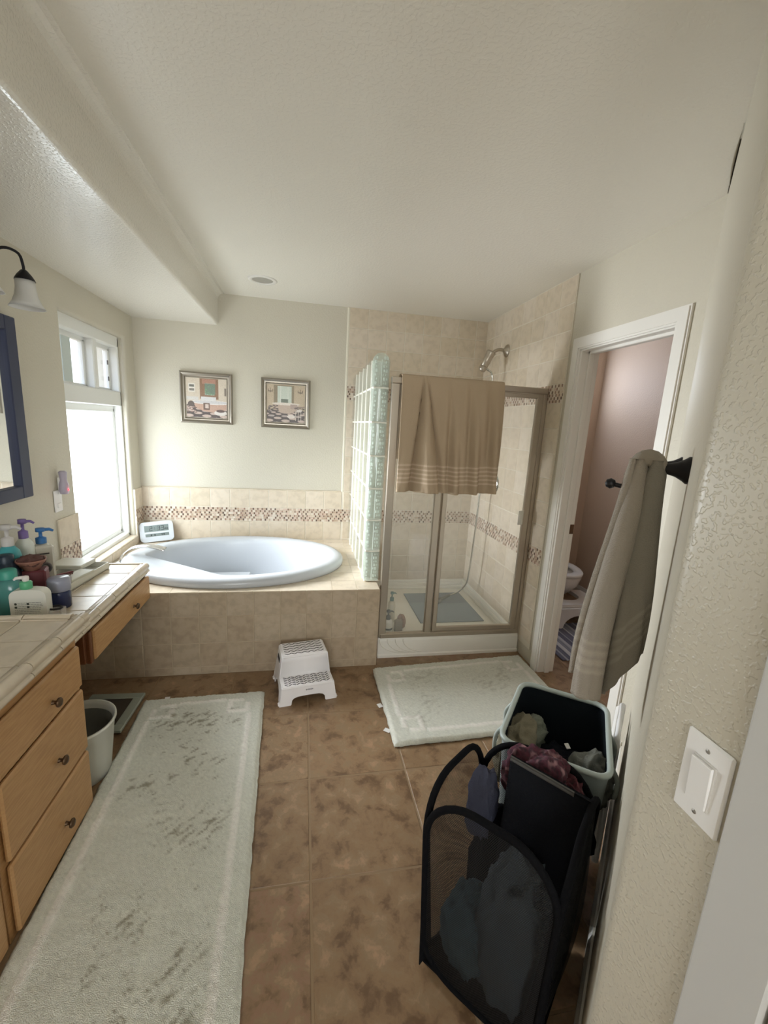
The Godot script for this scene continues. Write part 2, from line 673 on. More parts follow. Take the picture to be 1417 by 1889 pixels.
	st = mb()
	extrude(st, bp, (E1 - E2).length() - 0.04, Transform3D(Basis(nrm, Y, nrm.cross(Y)), E1 - d * 0.012 if nrm.cross(Y).dot(d) < 0 else e3))
	struct("baseboard_angled", st, M.white_paint)
	st = mb()
	extrude(st, bp, 0.05, Transform3D(Basis(-X, Y, -Z), Vector3(W, 0, 2.13)))
	struct("baseboard_right", st, M.white_paint)
	st = mb()
	extrude(st, bp, 2.34, Transform3D(Basis(-X, Y, -Z), Vector3(XT, 0, 2.35)))
	struct("baseboard_toilet", st, M.white_paint)
	# floor tiles
	var g := 1.3241
	var s := 0.4344
	var zg := 1.6221
	var fl := get_node("floor")
	var xs := []
	for k in range(-3, 7):
		xs.append(g + s * k)
	var zs := []
	for k in range(-4, 8):
		zs.append(zg + s * k)
	tiles(fl, Vector3(0, -0.007, 0), X, -Z, xs, neg(zs), M.floors, 0.007, 0.006, "floor_tile", func(a: float, b: float, c: float, e: float) -> bool:
		return (a > W + 0.12 or c < XT and c > -0.2) and not (e < 0.9 and c < 1.75 and -b < 1.0))


func neg(a: Array) -> Array:
	var o := []
	for k in range(a.size() - 1, -1, -1):
		o.append(-a[k])
	return o


func tile_mesh(w: float, h: float, th: float) -> Mesh:
	var key := "t%d_%d_%d" % [roundi(w * 1000), roundi(h * 1000), roundi(th * 10000)]
	if not meshes.has(key):
		var st := mb()
		var b := minf(0.0025, th * 0.4)
		var x := w / 2.0
		var y := h / 2.0
		var t := func(a: float, c: float, d: float) -> Array: return [Vector3(-a, -c, d), Vector3(a, -c, d), Vector3(a, c, d), Vector3(-a, c, d)]
		var l0: Array = t.call(x, y, 0.0)
		var l1: Array = t.call(x, y, th - b)
		var l2: Array = t.call(x - b, y - b, th)
		quad(st, l2[0], l2[1], l2[2], l2[3])
		for k in 4:
			var n := (k + 1) % 4
			quad(st, l0[k], l0[n], l1[n], l1[k])
			quad(st, l1[k], l1[n], l2[n], l2[k])
		meshes[key] = done(st)
	return meshes[key]


func tiles(parent: Node, o: Vector3, u: Vector3, v: Vector3, us: Array, vs: Array, mats: Array, th := 0.008, gap := 0.004, called := "tile", want: Variant = null) -> void:
	var b := Basis(u, v, u.cross(v))
	for j in vs.size() - 1:
		for i in us.size() - 1:
			if want != null and not want.call(us[i], vs[j], us[i + 1], -vs[j + 1]):
				continue
			var w: float = us[i + 1] - us[i] - gap
			var h: float = vs[j + 1] - vs[j] - gap
			put(called, tile_mesh(w, h, th), mats[rng.randi() % mats.size()], parent, o + u * (us[i] + us[i + 1]) / 2.0 + v * (vs[j] + vs[j + 1]) / 2.0, b)


func row(a: float, b: float, step: float) -> Array:
	var o := [a]
	while o[-1] + step < b - 0.02:
		o.append(o[-1] + step)
	o.append(b)
	return o


# a band of small staggered stone chips, a few millimetres apart
func mosaic(parent: Node, o: Vector3, u: Vector3, v: Vector3, length: float) -> void:
	var st := mb()
	var n := u.cross(v)
	var light := [lin(218, 202, 182), lin(212, 194, 174), lin(212, 188, 170), lin(224, 212, 196), lin(196, 172, 150)]
	var dark := [lin(140, 112, 92), lin(118, 92, 74), lin(164, 132, 112), lin(150, 124, 106), lin(108, 86, 72)]
	var rows := 6
	var ph := 0.112 / rows
	for j in rows:
		var a := -0.018 * (j % 2) - 0.004 * (j % 3)
		var k := 0
		while a < length:
			var pw := 0.0225 if k % 2 == 0 else 0.0135
			var x0 := maxf(a, 0.0) + 0.0008
			var x1 := minf(a + pw, length) - 0.0008
			a += pw
			k += 1
			if x1 - x0 < 0.003:
				continue
			st.set_color(light[rng.randi() % light.size()] if k % 2 == 1 or rng.randf() < 0.25 else dark[rng.randi() % dark.size()])
			var h := 0.0055 + rng.randf() * 0.002
			var y0 := j * ph + 0.001
			var y1 := (j + 1) * ph - 0.001
			var f := func(p: float, q: float, d: float) -> Vector3: return o + u * p + v * q + n * d
			quad(st, f.call(x0, y0, h), f.call(x1, y0, h), f.call(x1, y1, h), f.call(x0, y1, h))
			quad(st, f.call(x0, y0, 0), f.call(x1, y0, 0), f.call(x1, y0, h), f.call(x0, y0, h))
			quad(st, f.call(x0, y1, h), f.call(x1, y1, h), f.call(x1, y1, 0), f.call(x0, y1, 0))
			quad(st, f.call(x0, y0, 0), f.call(x0, y0, h), f.call(x0, y1, h), f.call(x0, y1, 0))
			quad(st, f.call(x1, y0, h), f.call(x1, y0, 0), f.call(x1, y1, 0), f.call(x1, y1, h))
	var m := obj("mosaic_chips", st, M.chips, parent)
	m.set_meta("kind", "stuff")


func make_tiles() -> void:
	var X := Vector3.RIGHT
	var Y := Vector3.UP
	var Z := Vector3.BACK
	var wb := get_node("wall_back")
	var wl := get_node("wall_left")
	var wr := get_node("wall_right")
	var e := 0.004   # mortar bed
	var st := box(0, 1.61, DK - 0.01, 0.96, -0.002, e + 0.004)
	put("tile_bed", done(st), M.grout, wb)
	st = box(1.61, W, 0.1, H, -0.002, e + 0.004)
	put("tile_bed", done(st), M.grout, wb)
	put("tile_bed", done(box(W - e - 0.004, W + 0.002, 0.1, H, 0, 1.258)), M.grout, wr)
	var xs := [0.0, 0.058]
	for k in 9:
		xs.append(0.214 + 0.1555 * k)
	xs.append(1.612)
	tiles(wb, Vector3(0, 0, e), X, Y, xs, [DK, 0.692], M.tiles, 0.006)
	tiles(wb, Vector3(0, 0, e), X, Y, xs, [0.806, 0.96], M.tiles, 0.006)
	var sx := row(1.625, W - 0.002, 0.1555)
	var low := [0.137, 0.228, 0.382, 0.537, 0.692]
	var mid := row(0.806, 1.742, 0.156)
	var top := [1.856, 2.008, 2.16, 2.312, H]
	var sz := row(0.012, 1.256, 0.1555)
	for v in [low, mid, top]:
		tiles(wb, Vector3(0, 0, e), X, Y, sx, v, M.tiles, 0.006)
		tiles(wr, Vector3(W - e, 0, 0), Z, Y, sz, v, M.tiles, 0.006)
	mosaic(wb, Vector3(0, 0.693, e), X, Y, W - 0.008)
	mosaic(wb, Vector3(1.625, 1.743, e), X, Y, W - 1.633)
	mosaic(wr, Vector3(W - e, 0.693, 0.012), Z, Y, 1.244)
	mosaic(wr, Vector3(W - e, 1.743, 0.012), Z, Y, 1.244)
	put("tile_edge_strip", done(box(1.606, 1.624, 0.96, H, 0, 0.011, 0.004)), M.caulk, wb)
	put("tile_edge_strip", done(box(0.0, 1.606, 0.958, 0.968, 0, 0.011, 0.004)), M.tiles[0], wb)
	# left wall, either side of the window
	for s in [[0.012, 0.16], [1.008, 1.22]]:
		put("tile_bed", done(box(-0.002, e + 0.004, DK - 0.01, 0.96, s[0], s[1])), M.grout, wl)
		tiles(wl, Vector3(e, 0, 0), -Z, Y, [-s[1], -s[0]], [DK, 0.692], M.tiles, 0.006)
		tiles(wl, Vector3(e, 0, 0), -Z, Y, [-s[1], -s[0]], [0.806, 0.96], M.tiles, 0.006)
		mosaic(wl, Vector3(e, 0.693, s[1]), -Z, Y, s[1] - s[0])
	tiles(wl, Vector3(e, 0, 0), -Z, Y, neg(row(0.16, 1.008, 0.155)), [DK, 0.588], M.tiles, 0.006)
	st = mb()
	for k in 6:
		var z0 := 0.168 + k * 0.139
		st = mb()
		extrude(st, PackedVector2Array([Vector2(-0.045, 0), Vector2(0.008, 0), Vector2(0.014, 0.004), Vector2(0.014, 0.009), Vector2(0.008, 0.013), Vector2(-0.045, 0.016)]), 0.136, Transform3D(Basis(), Vector3(0, 0.587, z0)))
		obj("sill_tile", st, M.tiles[k % 3], wl)


func make_window() -> void:
	var w := Node3D.new()
	w.name = "window_1"
	add_child(w)
	w.set_meta("kind", "structure")
	var b := 0.006
	var z0 := 0.168
	var z1 := 1.002
	var fr := mb()
	bb(fr, -0.14, -0.04, 1.985, 2.062, z0, z1, b)       # head
	bb(fr, -0.14, -0.04, 1.578, 1.682, z0, z1, b)       # transom between the two lights
	bb(fr, -0.14, -0.04, 0.588, 0.632, z0, z1, b)       # bottom
	bb(fr, -0.14, -0.04, 0.6, 2.05, z0, 0.19, b)        # far jamb
	bb(fr, -0.14, -0.04, 0.6, 2.05, 0.975, z1, b)
	obj("window_frame", fr, M.vinyl, w)
	var md := mb()
	bb(md, -0.135, -0.045, 1.68, 1.99, 0.492, 0.545, b)
	obj("mullion", md, M.vinyl, w)
	# lower sash
	var s := mb()
	bb(s, -0.125, -0.085, 1.535, 1.585, 0.19, 0.975, 0.004)
	bb(s, -0.125, -0.085, 0.63, 0.664, 0.19, 0.975, 0.004)
	bb(s, -0.125, -0.085, 0.64, 1.56, 0.19, 0.215, 0.004)
	bb(s, -0.125, -0.085, 0.64, 1.56, 0.94, 0.975, 0.004)
	obj("sash", s, M.vinyl, w)
	obj("frosted_pane", box(-0.112, -0.106, 0.655, 1.545, 0.205, 0.95), M.frosted, w)
	# upper sashes: fixed light and sliding light
	for q in [[0.19, 0.492], [0.545, 0.975]]:
		var u := mb()
		bb(u, -0.125, -0.095, 1.955, 1.99, q[0], q[1], 0.003)
		bb(u, -0.125, -0.095, 1.68, 1.70, q[0], q[1], 0.003)
		bb(u, -0.125, -0.095, 1.69, 1.97, q[0], q[0] + 0.024, 0.003)
		bb(u, -0.125, -0.095, 1.69, 1.97, q[1] - 0.02, q[1], 0.003)
		obj("sash", u, M.vinyl, w)
		obj("pane", box(-0.112, -0.108, 1.695, 1.96, q[0] + 0.02, q[1] - 0.016), M.clear_pane, w)
	obj("sash_stile", box(-0.13, -0.1, 1.69, 1.97, 0.70, 0.80, 0.003), mat(c8(206, 216, 212), 0.4), w)
	for y in [1.75, 1.86]:
		obj("sash_clip", box(-0.094, -0.088, y, y + 0.03, 0.226, 0.238, 0.002), mat(c8(110, 105, 104), 0.5), w)
	# the toilet room's high window
	var t := Node3D.new()
	t.name = "window_2"
	add_child(t)
	t.set_meta("kind", "structure")
	fr = mb()
	bb(fr, 3.15, 3.85, 1.82, 1.845, -0.12, -0.03, 0.004)
	bb(fr, 3.15, 3.85, 2.215, 2.24, -0.12, -0.03, 0.004)
	bb(fr, 3.15, 3.175, 1.82, 2.24, -0.12, -0.03, 0.004)
	bb(fr, 3.825, 3.85, 1.82, 2.24, -0.12, -0.03, 0.004)
	obj("window_frame", fr, M.vinyl, t)
	obj("frosted_pane", box(3.17, 3.83, 1.84, 2.22, -0.08, -0.074), M.frosted, t)


func make_doors() -> void:
	var d := Node3D.new()
	d.name = "door_1"
	add_child(d)
	d.set_meta("kind", "structure")
	# casing of three mitred boards, a stop and the jamb lining
	var z0 := 1.296
	var z1 := 2.0802
	var y1 := 2.1
	var cw := 0.068
	var cas := func(st: SurfaceTool, p: Array) -> void:
		# p: outer a, outer b, inner b, inner a in (z, y); a stepped moulding
		for lay in [[0.0, 1.0, 0.010], [0.12, 0.86, 0.016]]:
			var q := []
			for k in 4:
				q.append(p[k])
			var oa: Vector2 = q[0].lerp(q[3], lay[0])
			var ob: Vector2 = q[1].lerp(q[2], lay[0])
			var ia: Vector2 = q[0].lerp(q[3], lay[1])
			var ib: Vector2 = q[1].lerp(q[2], lay[1])
			extrude(st, PackedVector2Array([oa, ob, ib, ia]), lay[2] + 0.002, Transform3D(Basis(Vector3(0, 0, 1), Vector3(0, 1, 0), Vector3(-1, 0, 0)), Vector3(W + 0.002, 0, 0)))
	for p in [[Vector2(z0, 0), Vector2(z0, y1), Vector2(z0 + cw, y1 - cw), Vector2(z0 + cw, 0)], [Vector2(z1, 0), Vector2(z1, y1), Vector2(z1 - cw, y1 - cw), Vector2(z1 - cw, 0)], [Vector2(z0, y1), Vector2(z1, y1), Vector2(z1 - cw, y1 - cw), Vector2(z0 + cw, y1 - cw)]]:
		var st := mb()
		cas.call(st, p)
		obj("casing", st, M.white_paint, d)
	var j := mb()
	bb(j, W - 0.001, W + 0.115, 0, 2.04, 1.352, 1.374, 0.003)
	bb(j, W - 0.001, W + 0.115, 0, 2.04, 2.006, 2.028, 0.003)
	bb(j, W - 0.001, W + 0.115, 2.024, 2.046, 1.352, 2.028, 0.003)
	obj("jamb", j, M.white_paint, d)
	var s := mb()
	bb(s, W + 0.045, W + 0.08, 0, 2.03, 1.37, 1.385, 0.003)
	bb(s, W + 0.045, W + 0.08, 0, 2.03, 1.995, 2.01, 0.003)
	bb(s, W + 0.045, W + 0.08, 2.01, 2.03, 1.37, 2.01, 0.003)
	obj("door_stop", s, M.white_paint, d)
	obj("strike_plate", box(W + 0.084, W + 0.112, 0.95, 1.01, 1.372, 1.376, 0.001), M.bronze, d)
	# the closed door at the right edge of the picture, in the wall with the switch
	var n := Node3D.new()
	n.name = "door_2"
	add_child(n)
	n.set_meta("kind", "structure")
	var x := 1.8235
	var c := mb()
	bb(c, x - 0.012, x + 0.002, 0, 2.12, 3.312, 3.40, 0.004)
	bb(c, x - 0.012, x + 0.002, 2.06, 2.12, 3.33, 4.2, 0.004)
	obj("casing", c, M.shaded_white_paint, n)
	obj("door_leaf", box(x - 0.010, x + 0.003, 0.005, 2.06, 3.404, 4.16, 0.003), M.shaded_white_paint, n)


func make_tub() -> void:
	var X := Vector3.RIGHT
	var Y := Vector3.UP
	var Z := Vector3.BACK
	var k := Node3D.new()
	k.name = "wall_tub_deck"
	add_child(k)
	k.set_meta("kind", "structure")
	var c := Vector2(0.83, 0.62)
	var R := Vector2(0.745, 0.525)
	# the masonry under the tiles: a front wall, a side wall at the shower and the bed under the deck tiles, open where the tub hangs
	var core := mb()
	bb(core, 0, 1.764, 0, DK - 0.006, 1.12, ZD - 0.002)
	bb(core, 1.62, 1.764, 0, DK - 0.008, 0.0, 1.13)
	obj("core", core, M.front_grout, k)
	var hole := PackedVector2Array()
	for i in 48:
		hole.append(c + Vector2(cos(TAU * i / 48.0), sin(TAU * i / 48.0)) * (R - Vector2(0.03, 0.03)))
	# front
	var xs := [0.0]
	for i in range(-3, 9):
		xs.append(0.527 + 0.1565 * i)
	xs[-1] = 1.766
	var ys := [0.0, 0.052, 0.206, 0.378, DK - 0.002]
	tiles(k, Vector3(0, 0, ZD - 0.006), X, Y, xs, ys, M.shaded_front_tiles, 0.006, 0.003)
	# side facing the shower door, a narrow return
	tiles(k, Vector3(1.764, 0, 0), -Z, Y, neg([1.105, ZD]), ys, M.shaded_front_tiles, 0.006, 0.003)
	# deck, each tile cut to the tub
	var zs := [0.012, 0.101, 0.256, 0.411, 0.566, 0.721, 0.876, 1.031, ZD]
	for j in zs.size() - 1:
		for i in xs.size() - 1:
			var g := 0.0018
			var t := PackedVector2Array([Vector2(xs[i] + g, zs[j] + g), Vector2(xs[i + 1] - g, zs[j] + g), Vector2(xs[i + 1] - g, zs[j + 1] - g), Vector2(xs[i] + g, zs[j + 1] - g)])
			for piece in Geometry2D.clip_polygons(t, hole):
				if piece.size() < 3 or Geometry2D.triangulate_polygon(piece).is_empty():
					continue
				var st := mb()
				extrude(st, piece, 0.008, Transform3D(Basis(X, Z, -Y), Vector3(0, DK, 0)))
				obj("deck_tile", st, M.tiles[rng.randi() % 3], k)
	var bed := mb()
	for piece in [PackedVector2Array([Vector2(0, 0.005), Vector2(1.76, 0.005), Vector2(1.76, 0.62), Vector2(0, 0.62)]), PackedVector2Array([Vector2(0, 0.62), Vector2(1.76, 0.62), Vector2(1.76, ZD - 0.004), Vector2(0, ZD - 0.004)])]:
		for p in Geometry2D.clip_polygons(piece, hole):
			extrude(bed, p, 0.02, Transform3D(Basis(X, Z, -Y), Vector3(0, DK - 0.002, 0)))
	obj("tile_bed", bed, M.grout, k)
	# ---- the oval tub
	var tub := thing("bathtub", "white oval drop-in bathtub set in the tiled deck under the two pictures", "bathtub", Vector3(c.x, 0, c.y))
	var n := 96
	var A := Vector2(0.15, 0.574) - c
	var B := Vector2(0.585, 0.889) - c
	var nn := Vector2(-(B - A).y, (B - A).x).normalized()
	if nn.dot(A) < 0.0:
		nn = -nn
	var dist := nn.dot(A)
	var rin := func(a: float, y: float) -> Vector3:
		var q := Vector2(cos(a), sin(a))
		var rx := R.x - 0.105
		var rz := R.y - 0.105
		var r := 1.0 / sqrt((q.x / rx) ** 2 + (q.y / rz) ** 2)
		var f := nn.dot(q)
		if f > 0.05:
			var l := dist / f
			var h := clampf(0.5 + 0.5 * (l - r) / 0.04, 0.0, 1.0)
			r = lerpf(l, r, h) - 0.04 * h * (1.0 - h)
		return Vector3(q.x * r, y, q.y * r)
	var rings := []
	for e in [[0.02, 0.525], [0.0, 0.535], [-0.004, 0.552], [0.0, 0.57], [0.012, 0.583], [0.035, 0.590], [0.065, 0.590], [0.085, 0.586]]:
		var ring := []
		for i in n:
			var a := TAU * i / n
			ring.append(Vector3((R.x - e[0]) * cos(a), e[1], (R.y - e[0]) * sin(a)))
		rings.append(ring)
	for e in [[1.0, 0.580], [0.985, 0.572], [0.972, 0.55], [0.95, 0.45], [0.91, 0.32], [0.86, 0.2], [0.78, 0.135], [0.66, 0.112], [0.4, 0.105], [0.02, 0.1]]:
		var ring := []
		for i in n:
			var p: Vector3 = rin.call(TAU * i / n, e[1])
			ring.append(Vector3(p.x * e[0], e[1], p.z * e[0]))
		rings.append(ring)
	var st := mb()
	st.set_smooth_group(0)
	for i in rings.size() - 1:
		for j in n:
			var l := (j + 1) % n
			quad(st, rings[i][j], rings[i + 1][j], rings[i + 1][l], rings[i][l])
	obj("basin", st, M.acrylic, tub)
	st = mb()   # a moulded seat on the far side of the basin
	bx(st, Vector3(-0.12, 0.22, -0.2), Vector3(0.42, 0.26, 0.26), 0.045)
	obj("moulded_seat", st, M.acrylic, tub)
	st = mb()
	lathe(st, [Vector2(0, 0.012), Vector2(0.022, 0.011), Vector2(0.03, 0.006), Vector2(0.03, 0)], 20, Transform3D(Basis(Vector3(0, 0, 1), -1.2), Vector3(-0.60, 0.48, 0.02)))
	obj("overflow_cover", st, M.nickel, tub)
	# ---- waterfall faucet
	var fa := thing("tub_faucet", "brushed nickel arched waterfall tub faucet at the window end of the tub", "faucet", Vector3(0.06, DK, 0.64))
	st = mb()
	lathe(st, [Vector2(0, 0), Vector2(0.034, 0), Vector2(0.034, 0.006), Vector2(0.026, 0.014), Vector2(0, 0.014)], 24)
	obj("base", st, M.bright_nickel, fa)
	var path := curve([Vector3(0, 0.005, 0), Vector3(0.02, 0.06, 0), Vector3(0.07, 0.098, 0), Vector3(0.14, 0.112, 0), Vector3(0.21, 0.108, 0), Vector3(0.275, 0.088, 0)], 26)
	st = mb()
	thick(st, 8, 26, func(u: float, v: float) -> Vector3:
		var q: Vector3 = path[mini(roundi(v * 26), 26)]
		var w := lerpf(0.018, 0.036, smoothstep(0.2, 1.0, v))
		var s := u * 2.0 - 1.0
		return q + Vector3(0.014 * v * absf(s), 0.012 * s * s * smoothstep(0.1, 0.5, v), w * s), 0.006)
	obj("spout", st, M.bright_nickel, fa)
	# ---- clock leaning in the corner
	var ck := thing("digital_clock", "white digital clock with a grey screen leaning in the corner behind the tub", "clock", Vector3(0.138, DK, 0.105))
	ck.basis = Basis(Vector3.UP, 0.25) * Basis(Vector3.RIGHT, -0.24) * Basis(Vector3.BACK, 0.07)
	st = mb()
	var rr := PackedVector2Array()
	for q in 4:
		for i in 6:
			var a := PI / 2.0 * (q + i / 5.0)
			rr.append(Vector2([0.09, -0.09, -0.09, 0.09][q] + 0.03 * cos(a), [0.135, 0.135, 0.035, 0.035][q] + 0.03 * sin(a)))
	extrude(st, rr, 0.022, Transform3D(), true)
	obj("case", st, mat(c8(208, 214, 222), 0.4), ck)
	var lcd := mat(c8(118, 130, 128), 0.3)
	obj("screen", box(-0.086, 0.086, 0.085, 0.136, 0.0215, 0.0235, 0.001), lcd, ck)
	obj("screen", box(-0.082, 0.086, 0.047, 0.07, 0.0215, 0.0235, 0.001), lcd, ck)
	var ink := mat(c8(44, 52, 54), 0.5)
	var digit := func(ox: float, oy: float, w: float, h: float, on: String) -> void:
		var q := mb()
		var t := 0.0035
		var m := {"a": [0, h - t, w, t], "g": [0, (h - t) / 2, w, t], "d": [0, 0, w, t], "b": [w - t, h / 2, t, h / 2], "c": [w - t, 0, t, h / 2], "f": [0, h / 2, t, h / 2], "e": [0, 0, t, h / 2]}
		for ch in on:
			var z: Array = m[ch]
			bb(q, ox + z[0], ox + z[0] + z[2], oy + z[1], oy + z[1] + z[3], 0.0232, 0.0242)
		obj("digit", q, ink, ck)
	digit.call(-0.05, 0.094, 0.021, 0.034, "abged")
	digit.call(0.004, 0.094, 0.021, 0.034, "abgcd")
	digit.call(0.032, 0.094, 0.021, 0.034, "abgcd")
	obj("colon_dot", box(-0.016, -0.012, 0.104, 0.108, 0.0232, 0.0242), ink, ck)
	obj("colon_dot", box(-0.016, -0.012, 0.116, 0.120, 0.0232, 0.0242), ink, ck)
	digit.call(0.058, 0.094, 0.010, 0.014, "abefg")
	digit.call(0.071, 0.094, 0.011, 0.014, "abcef")
	digit.call(-0.045, 0.052, 0.009, 0.013, "abged")
	digit.call(-0.02, 0.052, 0.009, 0.013, "abcdg")
	digit.call(0.03, 0.052, 0.009, 0.013, "fgbc")
	digit.call(0.045, 0.052, 0.009, 0.013, "abcdef")
	# ---- the two framed prints
	picture(0.516, 1.681, "square print of a pink clawfoot tub by a curtained window, left of the two", 0)
	picture(1.128, 1.677, "square print of a pale tub before a tall bright window, nearer the glass blocks", 1)


func picture(x: float, y: float, label: String, k: int) -> void:
	var t := thing("framed_picture", label, "picture", Vector3(x, y, 0.001), 0.0, "framed bath prints")
	var h := 0.196
	var prof := [[0.0, 0.012], [0.004, 0.024], [0.012, 0.026], [0.02, 0.022], [0.026, 0.017], [0.034, 0.017], [0.038, 0.012], [0.042, 0.008]]
	for s in 4:
		var st := mb()
		var b := Basis(Vector3.BACK, PI / 2.0 * s)
		for i in prof.size() - 1:
			var p: Array = prof[i]
			var q: Array = prof[i + 1]
			var a0: float = h - p[0]
			var a1: float = h - q[0]
			quad(st, b * Vector3(a0, -a0, p[1]), b * Vector3(a0, a0, p[1]), b * Vector3(a1, a1, q[1]), b * Vector3(a1, -a1, q[1]))
		quad(st, b * Vector3(h, -h, 0), b * Vector3(h, h, 0), b * Vector3(h, h, 0.012), b * Vector3(h, -h, 0.012))
		obj("frame_side", st, mat(c8(150, 142, 130), 0.28, 0.85), t)
	obj("mat_board", box(-0.158, 0.158, -0.158, 0.158, 0.0, 0.007), mat(c8(200, 190, 172), 0.6), t)
	var st := mb()
	var e := 0.150
	quad_uv(st, [Vector3(-e, -e, 0.0085), Vector3(e, -e, 0.0085), Vector3(e, e, 0.0085), Vector3(-e, e, 0.0085)], [Vector2(0, 1), Vector2(1, 1), Vector2(1, 0), Vector2(0, 0)])
	var m := mat(Color.WHITE, 0.35)
	m.albedo_texture = print_image(k)
	put("print", done(st), m, t)


func oval(im: Image, cx: float, cy: float, rx: float, ry: float, c: Color, y0 := -9.0, y1 := 9.0) -> void:
	var s := im.get_width()
	for y in range(maxi(0, int((cy - ry) * s)), mini(s, int((cy + ry) * s) + 1)):
		for x in range(maxi(0, int((cx - rx) * s)), mini(s, int((cx + rx) * s) + 1)):
			var u := float(x) / s
			var v := float(y) / s
			if v >= y0 and v <= y1 and ((u - cx) / rx) ** 2 + ((v - cy) / ry) ** 2 <= 1.0:
				im.set_pixel(x, y, c)


func rect(im: Image, x0: float, y0: float, x1: float, y1: float, c: Color) -> void:
	var s := im.get_width()
	im.fill_rect(Rect2i(int(x0 * s), int(y0 * s), int((x1 - x0) * s), int((y1 - y0) * s)), c)


# the two prints: a generic bath before a window on a checkered floor
func print_image(k: int) -> ImageTexture:
	var s := 192
	var im := Image.create(s, s, false, Image.FORMAT_RGB8)
	im.fill(c8(226, 212, 190) if k == 0 else c8(206, 184, 150))
	var r := RandomNumberGenerator.new()
	r.seed = 90 + k
	rect(im, 0.0, 0.68, 1.0, 1.0, c8(92, 78, 74))
	for j in 7:
		for i in 10:
			if (i + j) % 2:
				var y := 0.70 + 0.03 * j + 0.004 * j * j
				oval(im, (i - 4.5) * (0.12 + 0.02 * j) + 0.5 + 0.02 * j, y, 0.055 + 0.012 * j, 0.016 + 0.004 * j, c8(214, 190, 178) if j % 3 else c8(190, 172, 168))
	if k == 0:
		rect(im, 0.34, 0.0, 0.8, 0.52, c8(158, 116, 84))
		rect(im, 0.40, 0.02, 0.74, 0.14, c8(196, 140, 116))
		rect(im, 0.46, 0.12, 0.70, 0.42, c8(172, 190, 178))
		for i in 160:
			rect(im, 0.46 + r.randf() * 0.22, 0.13 + r.randf() * 0.27, 0.72, 0.13, c8(120, 146, 124))
			oval(im, 0.47 + r.randf() * 0.22, 0.14 + r.randf() * 0.26, 0.012, 0.012, c8(118, 142 + r.randi() % 50, 122))
		rect(im, 0.06, 0.14, 0.22, 0.36, c8(240, 236, 226))
		rect(im, 0.08, 0.17, 0.20, 0.23, c8(120, 118, 108))
		rect(im, 0.08, 0.27, 0.20, 0.33, c8(136, 130, 118))
		rect(im, 0.95, 0.22, 1.0, 0.42, c8(140, 126, 110))
		oval(im, 0.62, 0.63, 0.44, 0.22, c8(214, 172, 150), 0.6)
		oval(im, 0.60, 0.60, 0.50, 0.055, c8(240, 238, 236))
		oval(im, 0.60, 0.595, 0.45, 0.04, c8(216, 216, 220))
		rect(im, 0.36, 0.46, 0.74, 0.55, c8(226, 228, 232))
		rect(im, 0.0, 0.47, 0.3, 0.56, c8(222, 220, 216))
		rect(im, 0.42, 0.62, 0.58, 0.8, c8(120, 92, 78))
		rect(im, 0.46, 0.65, 0.55, 0.76, c8(226, 206, 196))
		oval(im, 0.11, 0.66, 0.08, 0.08, c8(108, 92, 84))
		oval(im, 0.84, 0.86, 0.16, 0.07, c8(236, 232, 228))
		oval(im, 0.84, 0.81, 0.11, 0.035, c8(104, 80, 72))
		for i in 26:
			oval(im, r.randf() * 0.24, 0.72 + r.randf() * 0.16, 0.03, 0.014, c8(222, 196, 184) if i % 2 else c8(150, 116, 104))
	else:
		rect(im, 0.18, 0.02, 0.72, 0.54, c8(150, 132, 98))
		rect(im, 0.28, 0.04, 0.66, 0.5, c8(206, 220, 206))
		rect(im, 0.355, 0.04, 0.37, 0.5, c8(240, 242, 236))
		rect(im, 0.55, 0.04, 0.565, 0.5, c8(240, 242, 236))
		rect(im, 0.37, 0.38, 0.56, 0.5, c8(112, 124, 104))
		for sx in [0.09, 0.88]:
			rect(im, sx - 0.005, 0.1, sx + 0.01, 0.22, c8(70, 54, 44))
			rect(im, sx - 0.06, 0.18, sx + 0.07, 0.2, c8(70, 54, 44))
			rect(im, sx - 0.06, 0.13, sx - 0.045, 0.2, c8(80, 60, 48))
			rect(im, sx + 0.055, 0.13, sx + 0.07, 0.2, c8(80, 60, 48))
		oval(im, 0.50, 0.52, 0.34, 0.24, c8(206, 180, 160), 0.5)
		oval(im, 0.50, 0.50, 0.37, 0.035, c8(238, 228, 216))
		rect(im, 0.62, 0.51, 0.8, 0.63, c8(190, 164, 150))
		for i in 40:
			oval(im, r.randf() * 0.3 if i % 2 else 0.75 + r.randf() * 0.25, 0.55 + r.randf() * 0.15, 0.03, 0.016, c8(96, 82, 78) if i % 3 else c8(150, 126, 116))
		oval(im, 0.64, 0.83, 0.11, 0.05, c8(236, 226, 220))
		rect(im, 0.76, 0.68, 0.92, 0.71, c8(228, 218, 206))
		for lx in [0.76, 0.83, 0.90]:
			rect(im, lx, 0.68, lx + 0.02, 0.95, c8(228, 218, 206))
		oval(im, 0.86, 0.66, 0.08, 0.03, c8(232, 224, 220))
	# brush grain, then a slight softening
	for y in s:
		for x in s:
			var c := im.get_pixel(x, y)
			var g := c.get_luminance()
			var n := (r.randf() - 0.5) * 0.14
			im.set_pixel(x, y, Color(lerpf(g, c.r, 0.75) * 0.94 + n, lerpf(g, c.g, 0.75) * 0.92 + n, lerpf(g, c.b, 0.75) * 0.9 + n))
	im.resize(s * 2 / 3, s * 2 / 3, Image.INTERPOLATE_BILINEAR)
	im.resize(s, s, Image.INTERPOLATE_CUBIC)
	return ImageTexture.create_from_image(im)


